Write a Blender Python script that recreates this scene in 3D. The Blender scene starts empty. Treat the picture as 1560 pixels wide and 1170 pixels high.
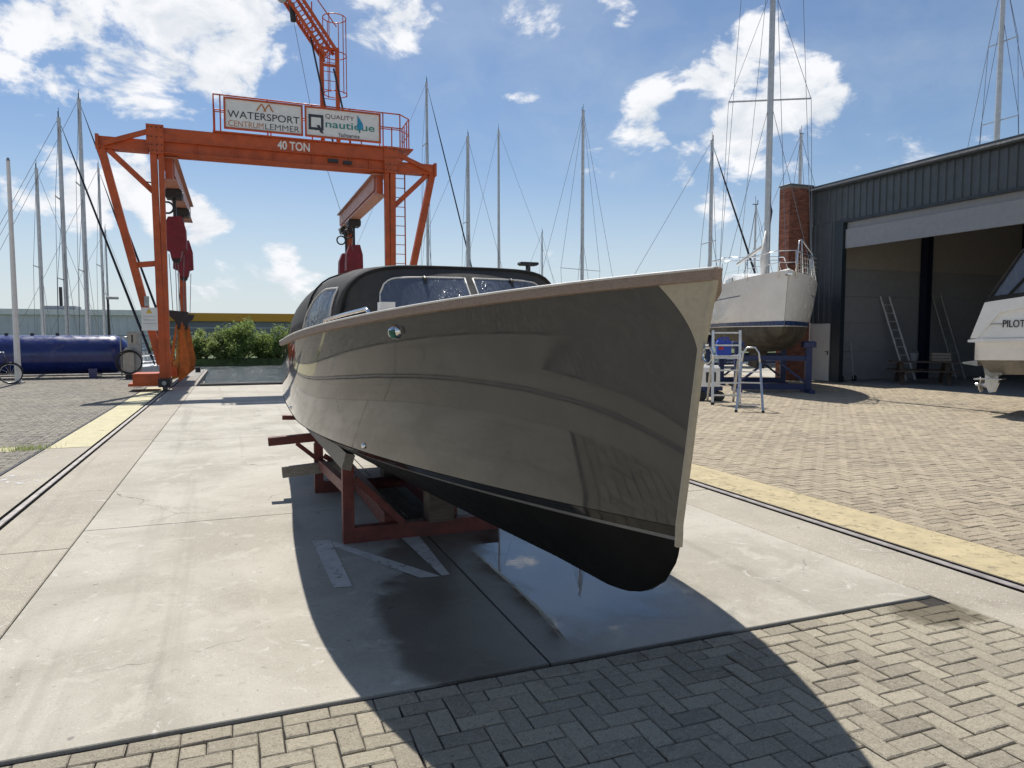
import bpy, bmesh, math, random
import numpy as np
from mathutils import Vector, Matrix
R = math.radians
random.seed(7); rng = np.random.default_rng(7)
SC = bpy.context.scene
COL = SC.collection

# ------------------------------------------------------------------ camera, sky, sun, exposure
cam = bpy.data.objects.new('camera', bpy.data.cameras.new('camera'))
COL.objects.link(cam); SC.camera = cam
cam.location = (0, 0, 1.6)
cam.rotation_euler = (R(90 - 3.918), 0, R(-21.03))
cam.data.sensor_width = 36; cam.data.lens = 25.27
cam.data.clip_start = 0.05; cam.data.clip_end = 5000

SUN_EL, SUN_AZ = R(59), R(-1.5)          # azimuth measured from +Y towards +X
W = bpy.data.worlds.new('World'); SC.world = W; W.use_nodes = True
sun = bpy.data.objects.new('sun', bpy.data.lights.new('sun', 'SUN')); COL.objects.link(sun)
sun.data.energy = 5.0; sun.data.angle = R(0.53); sun.data.color = (1, 0.955, 0.88)
sd = Vector((math.sin(SUN_AZ) * math.cos(SUN_EL), math.cos(SUN_AZ) * math.cos(SUN_EL), math.sin(SUN_EL)))
sun.rotation_euler = sd.to_track_quat('Z', 'Y').to_euler(); sun.location = (0, 30, 60)
VS = SC.view_settings
VS.view_transform = 'Standard'; VS.look = 'None'; VS.gamma = 1; VS.exposure = 0.12; VS.use_curve_mapping = False

def build_world():
    nt = W.node_tree; N = nt.nodes; L = nt.links; N.clear()
    def nd(t, **k):
        n = N.new(t)
        for a, b in k.items(): setattr(n, a, b)
        return n
    def M(op, a, b=None, clamp=False):
        n = nd('ShaderNodeMath', operation=op, use_clamp=clamp)
        for i, v in enumerate((a, b)):
            if v is None: continue
            if isinstance(v, (int, float)): n.inputs[i].default_value = v
            else: L.new(v, n.inputs[i])
        return n.outputs[0]
    sky = nd('ShaderNodeTexSky', sky_type='NISHITA', sun_disc=False)
    sky.sun_elevation = SUN_EL; sky.sun_rotation = SUN_AZ
    sky.air_density = 1.0; sky.dust_density = 0.35; sky.ozone_density = 4.0; sky.altitude = 0
    bg = nd('ShaderNodeBackground'); L.new(sky.outputs[0], bg.inputs[0]); bg.inputs[1].default_value = 0.092
    tc = nd('ShaderNodeTexCoord'); d = tc.outputs['Generated']
    sep = nd('ShaderNodeSeparateXYZ'); L.new(d, sep.inputs[0]); dz = sep.outputs[2]
    mp = nd('ShaderNodeMapping'); L.new(d, mp.inputs[0]); mp.inputs['Scale'].default_value = (1, 1, 1.7); mp.inputs['Location'].default_value = (3.1, 1.7, 0.4)
    def noise(scale, det, rough, dist=0.0):
        n = nd('ShaderNodeTexNoise'); L.new(mp.outputs[0], n.inputs['Vector'])
        n.inputs['Scale'].default_value = scale; n.inputs['Detail'].default_value = det
        n.inputs['Roughness'].default_value = rough; n.inputs['Distortion'].default_value = dist
        return n.outputs[0]
    n1 = noise(8.5, 10, 0.60, 0.3); n2 = noise(1.9, 3, 0.5); n3 = noise(15, 6, 0.6, 0.4)
    # cumulus banks, each a direction and an angular radius
    banks = [((-0.158, 0.930, 0.333), 0.15, 0.32), ((-0.078, 0.940, 0.331), 0.17, 0.34), ((-0.009, 0.948, 0.317), 0.13, 0.32), ((0.040, 0.934, 0.356), 0.12, 0.30),
             ((0.027, 0.957, 0.289), 0.07, 0.24), ((-0.192, 0.938, 0.290), 0.09, 0.20), ((0.168, 0.904, 0.394), 0.09, 0.26), ((-0.032, 0.929, 0.370), 0.12, 0.30),
             ((-0.108, 0.978, 0.176), 0.10, 0.32), ((-0.153, 0.976, 0.157), 0.09, 0.30), ((-0.040, 0.987, 0.155), 0.075, 0.32), ((-0.205, 0.969, 0.142), 0.07, 0.22),
             ((-0.085, 0.986, 0.144), 0.08, 0.26), ((0.060, 0.992, 0.111), 0.06, 0.20), ((-0.005, 0.998, 0.055), 0.09, 0.22), ((0.060, 0.996, 0.073), 0.06, 0.20),
             ((0.575, 0.752, 0.322), 0.075, 0.33), ((0.590, 0.729, 0.347), 0.05, 0.28), ((0.635, 0.721, 0.277), 0.085, 0.32), ((0.666, 0.690, 0.283), 0.06, 0.28),
             ((0.501, 0.820, 0.278), 0.06, 0.28), ((0.594, 0.762, 0.259), 0.09, 0.34), ((0.553, 0.807, 0.209), 0.055, 0.24), ((0.581, 0.796, 0.171), 0.05, 0.22), ((0.422, 0.898, 0.120), 0.05, 0.14),
             # the same broken cumulus goes on round the rest of the sky
             ((-0.9, 0.3, .35), .25, .28), ((-.75, .6, .2), .15, .28), ((.95, .1, .4), .25, .26), ((.93, -.3, .2), .2, .28), ((.3, -.9, .4), .3, .28), ((-.6, -.7, .5), .3, .28), ((-.1, -.98, .2), .2, .28), ((.1, -.3, .95), .2, .2), ((-.5, .4, .75), .2, .24), ((.6, .2, .8), .2, .24)]
    bias = None
    for c, r, s in banks:
        c = Vector(c).normalized()
        vm = nd('ShaderNodeVectorMath', operation='DISTANCE'); L.new(d, vm.inputs[0]); vm.inputs[1].default_value = c
        mr = nd('ShaderNodeMapRange', interpolation_type='SMOOTHSTEP'); L.new(vm.outputs['Value'], mr.inputs[0])
        mr.inputs[1].default_value = r * 1.15; mr.inputs[2].default_value = 0; mr.inputs[3].default_value = 0; mr.inputs[4].default_value = s + .01
        bias = mr.outputs[0] if bias is None else M('MAXIMUM', bias, mr.outputs[0])
    v = M('ADD', M('ADD', n1, bias), M('MULTIPLY', M('SUBTRACT', n2, 0.5), 0.35))
    mask = nd('ShaderNodeMapRange', interpolation_type='SMOOTHSTEP'); L.new(v, mask.inputs[0])
    mask.inputs[1].default_value = 0.655; mask.inputs[2].default_value = 0.77
    up = nd('ShaderNodeMapRange'); L.new(dz, up.inputs[0]); up.inputs[1].default_value = 0.0; up.inputs[2].default_value = 0.06
    cl = M('MULTIPLY', mask.outputs[0], up.outputs[0])
    # thin veil towards the horizon
    hz = nd('ShaderNodeMapRange', interpolation_type='SMOOTHSTEP'); L.new(dz, hz.inputs[0])
    hz.inputs[1].default_value = 0.26; hz.inputs[2].default_value = -0.02; hz.inputs[3].default_value = 0; hz.inputs[4].default_value = 0.80
    wisp = nd('ShaderNodeMapRange', interpolation_type='SMOOTHSTEP'); L.new(M('ADD', n2, M('MULTIPLY', n3, .4)), wisp.inputs[0])
    wisp.inputs[1].default_value = 0.62; wisp.inputs[2].default_value = 0.95; wisp.inputs[4].default_value = 0.22
    veil = M('MAXIMUM', hz.outputs[0], wisp.outputs[0])
    ramp = nd('ShaderNodeValToRGB'); L.new(M('ADD', M('MULTIPLY', n3, 0.55), M('MULTIPLY', n1, 0.45)), ramp.inputs[0])
    ramp.color_ramp.elements[0].position = 0.33; ramp.color_ramp.elements[0].color = (0.60, 0.67, 0.75, 1)
    ramp.color_ramp.elements[1].position = 0.56; ramp.color_ramp.elements[1].color = (0.96, 0.97, 1, 1)
    cb = nd('ShaderNodeBackground'); L.new(ramp.outputs[0], cb.inputs[0]); cb.inputs[1].default_value = 0.92
    vb = nd('ShaderNodeBackground'); vb.inputs[0].default_value = (0.80, 0.88, 0.95, 1); vb.inputs[1].default_value = 0.78
    m1 = nd('ShaderNodeMixShader'); L.new(veil, m1.inputs[0]); L.new(bg.outputs[0], m1.inputs[1]); L.new(vb.outputs[0], m1.inputs[2])
    m2 = nd('ShaderNodeMixShader'); L.new(cl, m2.inputs[0]); L.new(m1.outputs[0], m2.inputs[1]); L.new(cb.outputs[0], m2.inputs[2])
    out = nd('ShaderNodeOutputWorld'); L.new(m2.outputs[0], out.inputs[0])
build_world()

# ------------------------------------------------------------------ materials
MATS = {}
class NT:
    def __init__(s, name):
        m = bpy.data.materials.new(name); m.use_nodes = True; s.m = m
        s.N = m.node_tree.nodes; s.L = m.node_tree.links
        s.b = s.N['Principled BSDF']; s.out = s.N['Material Output']
    def nd(s, t, **k):
        n = s.N.new(t)
        for a, b in k.items(): setattr(n, a, b)
        return n
    def link(s, a, b): s.L.new(a, b)
    def math(s, op, a, b=None, clamp=False):
        n = s.nd('ShaderNodeMath', operation=op, use_clamp=clamp)
        for i, v in enumerate((a, b)):
            if v is None: continue
            if isinstance(v, (int, float)): n.inputs[i].default_value = v
            else: s.link(v, n.inputs[i])
        return n.outputs[0]
    def pos(s):
        return s.nd('ShaderNodeNewGeometry').outputs['Position']
    def obj(s):
        return s.nd('ShaderNodeTexCoord').outputs['Object']
    def noise(s, vec, scale, det=5, rough=.55, dist=0, stretch=None):
        if stretch:
            mp = s.nd('ShaderNodeMapping'); s.link(vec, mp.inputs[0]); mp.inputs['Scale'].default_value = stretch; vec = mp.outputs[0]
        n = s.nd('ShaderNodeTexNoise'); s.link(vec, n.inputs['Vector'])
        n.inputs['Scale'].default_value = scale; n.inputs['Detail'].default_value = det
        n.inputs['Roughness'].default_value = rough; n.inputs['Distortion'].default_value = dist
        return n.outputs[0]
    def rng(s, v, a, b, c=0., d=1., smooth=True):
        n = s.nd('ShaderNodeMapRange', interpolation_type='SMOOTHSTEP' if smooth else 'LINEAR'); s.link(v, n.inputs[0])
        for i, x in enumerate((a, b, c, d)): n.inputs[i + 1].default_value = x
        return n.outputs[0]
    def mix(s, f, a, b, mode='MIX'):
        n = s.nd('ShaderNodeMix', data_type='RGBA', blend_type=mode)
        for i, v in ((0, f), (6, a), (7, b)):
            if isinstance(v, (int, float)): n.inputs[i].default_value = v
            elif isinstance(v, tuple): n.inputs[i].default_value = (*v, 1) if len(v) == 3 else v
            else: s.link(v, n.inputs[i])
        return n.outputs[2]
    def bump(s, h, strength=.3, dist=.01):
        n = s.nd('ShaderNodeBump'); s.link(h, n.inputs['Height']); n.inputs['Strength'].default_value = strength; n.inputs['Distance'].default_value = dist
        s.link(n.outputs[0], s.b.inputs['Normal'])
    def col(s, v):
        if isinstance(v, tuple): s.b.inputs['Base Color'].default_value = (*v, 1)
        else: s.link(v, s.b.inputs['Base Color'])
    def set(s, **k):
        for a, v in k.items():
            i = s.b.inputs[a.replace('_', ' ')]
            if isinstance(v, (int, float)): i.default_value = v
            else: s.link(v, i)
def pm(name, c, rough=.5, metal=0., var=.12, scale=6., bump=0., dirt=None, coat=0., bscale=40, spec=.5):
    """plain paint or metal with mild procedural variation"""
    if name in MATS: return MATS[name]
    t = NT(name); o = t.obj()
    n = t.noise(o, scale, 6, .6)
    lo = tuple(max(0, x * (1 - var)) for x in c); hi = tuple(min(1, x * (1 + var)) for x in c)
    cc = t.mix(t.rng(n, .3, .7), lo, hi)
    if dirt:
        g = t.noise(t.pos(), 2.3, 7, .7, .6); cc = t.mix(t.rng(g, .52, .72, 0, dirt[1]), cc, dirt[0])
    t.col(cc); t.set(Metallic=metal, Roughness=t.rng(t.noise(o, scale * 2.3, 4), .3, .7, max(.02, rough - .08), min(1, rough + .08)), Coat_Weight=coat)
    t.b.inputs['Specular IOR Level'].default_value = spec
    t.b.inputs['Coat Roughness'].default_value = .04
    if bump: t.bump(t.noise(o, bscale, 4), bump, .004)
    MATS[name] = t.m; return t.m

def m_paver(name, tint):
    t = NT(name); p = t.pos()
    oi = t.nd('ShaderNodeObjectInfo').outputs['Random']; at = t.nd('ShaderNodeAttribute', attribute_name='rnd').outputs['Fac']
    r = t.math('FRACT', t.math('ADD', oi, at))
    a = t.mix(r, (.235, .215, .175), (.42, .388, .305)); a = t.mix(t.rng(r, .90, .93, 0, .5), a, (.16, .145, .12))
    big = t.noise(p, .55, 5, .6); a = t.mix(t.rng(big, .38, .66, 0, .55), a, (.43, .395, .30))
    sp = t.noise(p, 260, 2, .6); a = t.mix(t.rng(sp, .54, .66, 0, .6), a, (.66, .61, .52))
    sp2 = t.noise(p, 130, 4, .7); a = t.mix(t.rng(sp2, .54, .66, 0, .7), a, (.12, .10, .08))
    st = t.noise(p, 4.2, 6, .7, .7); a = t.mix(t.rng(st, .57, .72, 0, .6), a, (.15, .13, .105))
    g1 = t.noise(p, 46, 7, .78, .8); a = t.mix(t.rng(g1, .52, .62, 0, .55), a, (.50, .47, .38)); g2 = t.noise(p, 62, 6, .78, .5); a = t.mix(t.rng(g2, .55, .66, 0, .75), a, (.10, .09, .075))
    # damp corner by the concrete strip
    vm = t.nd('ShaderNodeVectorMath', operation='DISTANCE'); t.link(p, vm.inputs[0]); vm.inputs[1].default_value = (3.72, 2.95, 0)
    dm = t.rng(t.math('ADD', vm.outputs['Value'], t.math('MULTIPLY', st, .5)), .56, .42, 0, .75); a = t.mix(dm, a, (.10, .085, .055))
    a = t.mix(1.0, a, tint, 'MULTIPLY'); t.col(a); t.set(Roughness=.9); t.b.inputs['Specular IOR Level'].default_value = .25
    t.bump(t.math('ADD', t.noise(p, 220, 4, .7), t.math('MULTIPLY', t.noise(p, 35, 4), 1.4)), .9, .006)
    return t.m
def m_concrete(name, base, light, dark, agg=0.0, wet=False):
    t = NT(name); p = t.pos()
    n = t.noise(p, .9, 7, .62, .5); a = t.mix(t.rng(n, .35, .68), base, light)
    n2 = t.noise(p, 2.8, 8, .68, 1.2); a = t.mix(t.rng(n2, .54, .64, 0, .75), a, light)
    n3 = t.noise(p, 1.7, 8, .7, .8, (1, .5, 1)); a = t.mix(t.rng(n3, .57, .75, 0, .5), a, dark)
    f = t.noise(p, 120, 3, .65); a = t.mix(t.rng(f, .45, .75, 0, .28 + agg), a, dark)
    f2 = t.noise(p, 75, 2, .5); a = t.mix(t.rng(f2, .62, .70, 0, .25 + agg), a, (.66, .64, .60))
    n4 = t.noise(p, 9, 9, .75, 1.5); a = t.mix(t.rng(n4, .54, .66, 0, .40), a, light); n5 = t.noise(p, 22, 8, .75, .8); a = t.mix(t.rng(n5, .55, .68, 0, .45), a, dark)
    vo = t.nd('ShaderNodeTexVoronoi', feature='DISTANCE_TO_EDGE'); vo.inputs['Scale'].default_value = .42
    dv_ = t.nd('ShaderNodeVectorMath', operation='ADD'); t.link(p, dv_.inputs[0]); nv = t.nd('ShaderNodeTexNoise'); nv.inputs['Scale'].default_value = 2.6; nv.inputs['Detail'].default_value = 6; t.link(p, nv.inputs['Vector'])
    sc_ = t.nd('ShaderNodeVectorMath', operation='SCALE'); t.link(nv.outputs['Color'], sc_.inputs[0]); sc_.inputs['Scale'].default_value = .55; t.link(sc_.outputs[0], dv_.inputs[1]); t.link(dv_.outputs[0], vo.inputs['Vector'])
    ck = t.math('MULTIPLY', t.rng(vo.outputs['Distance'], .0035, .0012), t.rng(t.noise(p, .5, 3), .50, .56)); a = t.mix(t.math('MULTIPLY', ck, .7), a, (.09, .08, .065))
    tr_ = t.noise(p, 1.6, 5, .6, .3, (1.6, .07, 1)); a = t.mix(t.rng(tr_, .54, .70, 0, .42), a, dark)
    n6 = t.noise(p, 3.1, 9, .75, 2.2); a = t.mix(t.rng(n6, .60, .66, 0, .55), a, (.62, .60, .56)); n7 = t.noise(p, 13, 2, .4); a = t.mix(t.rng(n7, .745, .76, 0, .6), a, (.10, .10, .10))
    h = t.math('ADD', t.noise(p, 110, 4, .7), t.math('MULTIPLY', n2, 1.2))
    rough = .82
    if wet:
        wv = t.noise(p, 1.9, 6, .6, .9)
        def ell(cx, cy, rx, ry, e0, e1, amt):
            mp = t.nd('ShaderNodeMapping'); t.link(p, mp.inputs[0]); mp.inputs['Location'].default_value = (-cx / rx, -cy / ry, 0); mp.inputs['Scale'].default_value = (1 / rx, 1 / ry, 0)
            ln = t.nd('ShaderNodeVectorMath', operation='LENGTH'); t.link(mp.outputs[0], ln.inputs[0])
            return t.rng(t.math('ADD', ln.outputs['Value'], t.math('MULTIPLY', t.math('SUBTRACT', wv, .5), amt)), e0, e1)
        damp = t.math('MAXIMUM', ell(1.75, 4.1, .95, 1.9, 1.05, .88, .9), ell(1.25, 3.55, .55, .75, 1.05, .85, .6))
        a = t.mix(damp, a, t.mix(1.0, a, (.46, .45, .44), 'MULTIPLY'))
        rough = t.rng(damp, 0, 1, .82, .38)
    t.col(a); t.set(Roughness=rough); t.bump(h, .25, .003)
    return t.m
def m_brick():
    t = NT('brick_red'); oi = t.nd('ShaderNodeAttribute', attribute_name='rnd').outputs['Fac']
    a = t.mix(oi, (.16, .055, .035), (.30, .115, .07)); a = t.mix(t.rng(t.noise(t.pos(), 30, 4), .5, .7, 0, .5), a, (.10, .05, .04))
    t.col(a); t.set(Roughness=.9); t.bump(t.noise(t.pos(), 90), .4, .004); return t.m
def m_paint_worn(name, c, lo=.42, hi=.56, sc=14):
    t = NT(name); p = t.pos()
    n = t.noise(p, sc, 8, .72, .6); n2 = t.noise(p, 2.2, 4)
    f = t.rng(t.math('ADD', n, t.math('MULTIPLY', t.math('SUBTRACT', n2, .5), .3)), lo, hi)
    t.col(t.mix(t.rng(t.noise(p, 5, 6), .3, .7), tuple(x * .82 for x in c), c)); t.set(Roughness=.75, Alpha=f)
    return t.m
def m_water(name, c, rough, bs, st, stretch=None):
    t = NT(name); t.col(c); t.set(Roughness=rough, IOR=1.33)
    t.b.inputs['Specular IOR Level'].default_value = .5
    h = t.math('ADD', t.noise(t.pos(), bs, 4, .6, .4, stretch), t.math('MULTIPLY', t.noise(t.pos(), bs * 4, 3, .6), .35)); t.bump(h, st, .45); return t.m
def m_puddle():
    t = NT('puddle_water'); N = t.N
    p = t.pos(); tr = t.nd('ShaderNodeBsdfTransparent'); gl = t.nd('ShaderNodeBsdfGlossy'); gl.inputs['Roughness'].default_value = .012
    fr = t.nd('ShaderNodeFresnel'); fr.inputs[0].default_value = 2.8
    at = t.nd('ShaderNodeAttribute', attribute_name='edge').outputs['Fac']
    n = t.noise(p, 3.2, 6, .6, .6)
    e = t.rng(t.math('ADD', at, t.math('MULTIPLY', t.math('SUBTRACT', n, .5), .75)), .02, .55)
    bp = t.nd('ShaderNodeBump'); bp.inputs['Strength'].default_value = .02; bp.inputs['Distance'].default_value = .01
    t.link(t.noise(p, 9, 2), bp.inputs['Height']); t.link(bp.outputs[0], gl.inputs['Normal'])
    mx = t.nd('ShaderNodeMixShader'); t.link(t.math('MULTIPLY', e, fr.outputs[0]), mx.inputs[0]); t.link(tr.outputs[0], mx.inputs[1]); t.link(gl.outputs[0], mx.inputs[2])
    t.link(mx.outputs[0], t.out.inputs[0]); return t.m
def m_hull():
    t = NT('hull_taupe_gloss'); o = t.obj()
    n = t.noise(o, 1.2, 4); st_ = t.noise(o, 2.2, 6, .65, .3, (6, 6, .5)); n = t.math('ADD', t.math('MULTIPLY', n, .6), t.math('MULTIPLY', t.rng(st_, .4, .7), .5)); t.col(t.mix(n, (.056, .0540, .0495), (.064, .0615, .0565)))
    t.set(Roughness=t.rng(t.noise(o, 5, 6, .65, .7), .35, .75, .035, .075), IOR=1.55, Coat_Weight=.0); t.b.inputs['Coat Roughness'].default_value = .03
    t.bump(t.math('ADD', t.noise(o, 1.6, 2), t.math('MULTIPLY', t.noise(o, 7, 2), .06)), .05, .02); return t.m
def m_vinyl():
    t = NT('clear_vinyl'); o = t.obj()
    cr = t.noise(o, 3.5, 4, .6, 1.8, (3, 1, .7))
    t.col((.10, .12, .16)); t.set(Roughness=t.rng(t.noise(o, 6, 5, .6, 1.), .4, .7, .05, .22), Alpha=.82, IOR=1.5); t.b.inputs['Specular IOR Level'].default_value = .9
    t.bump(cr, .55, .05); return t.m
def m_wood(name, a, b, sc=1.0, stretch=(1, 14, 14)):
    t = NT(name); o = t.obj(); n = t.noise(o, 3 * sc, 7, .65, .5, stretch)
    t.col(t.mix(t.rng(n, .3, .7), a, b)); t.set(Roughness=.65); t.bump(n, .2, .004); return t.m
def m_leaf(name, a, b):
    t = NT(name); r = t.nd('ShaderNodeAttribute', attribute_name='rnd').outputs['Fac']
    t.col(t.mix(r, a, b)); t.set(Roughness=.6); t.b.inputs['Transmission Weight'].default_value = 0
    tl = t.nd('ShaderNodeBsdfTranslucent'); tl.inputs[0].default_value = (*[x * 1.4 for x in b], 1)
    mx = t.nd('ShaderNodeMixShader'); mx.inputs[0].default_value = .42; t.link(t.b.outputs[0], mx.inputs[1]); t.link(tl.outputs[0], mx.inputs[2]); t.link(mx.outputs[0], t.out.inputs[0])
    return t.m

PAVER = m_paver('paver', (1.0, .97, .945)); PAVERG = m_paver('paver_grey', (.74, .74, .78)); PAVERY = m_paver('paver_beige', (1.06, .975, .90))
CONC = m_concrete('concrete_slab', (.345, .318, .262), (.47, .44, .375), (.205, .186, .15), .12, True)
STRIPC = m_concrete('aggregate_concrete', (.34, .305, .245), (.42, .38, .305), (.19, .165, .125), .45)
JOINT = pm('joint_sand', (.030, .026, .021), .95, var=.4, scale=30)
SOIL = m_concrete('yard_ground', (.38, .35, .29), (.45, .41, .34), (.26, .24, .2), .1)
QUAYC = pm('quay_concrete', (.25, .235, .21), .85, var=.3, scale=2, bump=.4)
YELLOW = m_paint_worn('yellow_strip_paint', (.49, .405, .235), .26, .48, 14)
PALEY = m_paint_worn('pale_yellow_paint', (.54, .49, .30), .22, .44, 14)
WHITEP = m_paint_worn('worn_white_paint', (.60, .58, .54), .28, .46, 16)
STEEL = pm('rail_steel', (.34, .31, .29), .55, .35, var=.25)
DARK = pm('groove_dark', (.006, .006, .006), 1.0, spec=.02)
RUBBER = pm('black_rubber', (.02, .02, .021), .6)
ORANGE = pm('crane_orange', (.44, .075, .012), .5, var=.15, scale=3, dirt=((.22, .04, .014), .55))
ORANGE2 = pm('crane_orange_light', (.50, .25, .18), .5, var=.1, scale=3)
CRIMSON = pm('crimson_cover', (.17, .012, .022), .6, var=.15, scale=5, bump=.3, bscale=9)
BLACK = pm('black_metal', (.018, .018, .02), .45)
GREYM = pm('grey_metal', (.30, .31, .31), .4, .6)
ALU = pm('aluminium', (.58, .585, .59), .34, .85, var=.1)
CHROME = pm('stainless', (.75, .75, .74), .12, 1.0, var=.03)
WHITE = pm('white_gelcoat', (.80, .79, .76), .22, var=.04, scale=2, coat=.3)
CREAMW = pm('sign_white', (.72, .71, .68), .5, var=.05)
BLUE = pm('tank_blue', (.010, .022, .13), .28, var=.15, scale=2, coat=.3)
BLUEST = pm('stand_blue', (.010, .024, .10), .45, var=.2)
REDOX = pm('cradle_red_oxide', (.145, .032, .024), .55, var=.25, scale=9, dirt=((.07, .03, .022), .7))
ANTIF = pm('antifouling_black', (.005, .005, .0055), .5, var=.3, scale=3, spec=.12, dirt=((.016, .016, .015), .6))
BOOT = pm('boot_gloss_dark', (.012, .012, .012), .06)
PIN = pm('boot_pinstripe', (.15, .148, .14), .2)
BEIGE = pm('cream_bow_paint', (.40, .345, .25), .4, var=.07, scale=50)
CANVAS = pm('charcoal_canvas', (.046, .045, .044), .85, var=.2, scale=4, bump=.35, bscale=5)
CANVAS2 = pm('black_canvas', (.012, .012, .013), .9, var=.2, scale=4)
TRIM = pm('pale_trim', (.62, .60, .56), .5)
CLAD = pm('blue_grey_cladding', (.062, .074, .084), .42, var=.12, scale=2)
GREYDOOR = pm('grey_door_panel', (.26, .27, .285), .5, var=.05)
WALLB = pm('inner_wall_beige', (.40, .375, .335), .8, var=.05); WALLG = pm('inner_wall_grey', (.31, .315, .325), .7, var=.05)
NAVY = pm('navy_steel', (.008, .013, .035), .45)
HULL = m_hull(); VINYL = m_vinyl()
TEAK = m_wood('weathered_teak', (.24, .165, .118), (.32, .232, .172), 1, (45, 1.2, 45))
PLANK = m_wood('grey_plank', (.20, .17, .135), (.33, .29, .235), 1.5, (10, 10, 10))
TABLEW = m_wood('dark_table_wood', (.07, .05, .035), (.13, .095, .07), 1.5)
LEAFA = m_leaf('leaf_green', (.08, .135, .03), (.21, .27, .08)); LEAFB = m_leaf('leaf_pale', (.12, .17, .045), (.27, .32, .11))
BARK = pm('bark', (.07, .055, .04), .9)
BRICK = m_brick()
WATER = m_water('canal_water', (.05, .066, .07), .13, 1.3, 1.0, (.45, 1.5, 1))
GLASSD = pm('dark_glass', (.02, .025, .03), .05, coat=.5)
MASTM = pm('mast_aluminium', (.52, .52, .51), .4, .55, var=.1)
WIRE = pm('rigging_wire', (.16, .16, .17), .4, .5)
SAILB = pm('furled_sail_dark', (.018, .02, .028), .8)
SAILW = pm('furled_sail_white', (.6, .6, .58), .8)
GELB = pm('sail_stripe_blue', (.015, .05, .16), .3)
UNDER = pm('worn_antifouling', (.075, .066, .05), .8, var=.4, scale=3)
JERRY = pm('jerrycan_blue', (.01, .055, .42), .35)
STRAP = pm('sling_orange', (.42, .12, .022), .8, var=.2); STRAPY = pm('sling_ochre', (.42, .23, .06), .85, var=.2)
SHEETW = pm('warehouse_sheet', (.62, .63, .66), .6, var=.08, scale=.4); ROOFW = pm('white_roof', (.78, .78, .76), .6)
OCHRE = pm('ochre_fascia', (.60, .30, .03), .6, var=.05); GREYB = pm('grey_building', (.20, .22, .25), .7)
GRASS = pm('bank_grass', (.07, .10, .03), .9, var=.4, scale=1.5)

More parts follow.
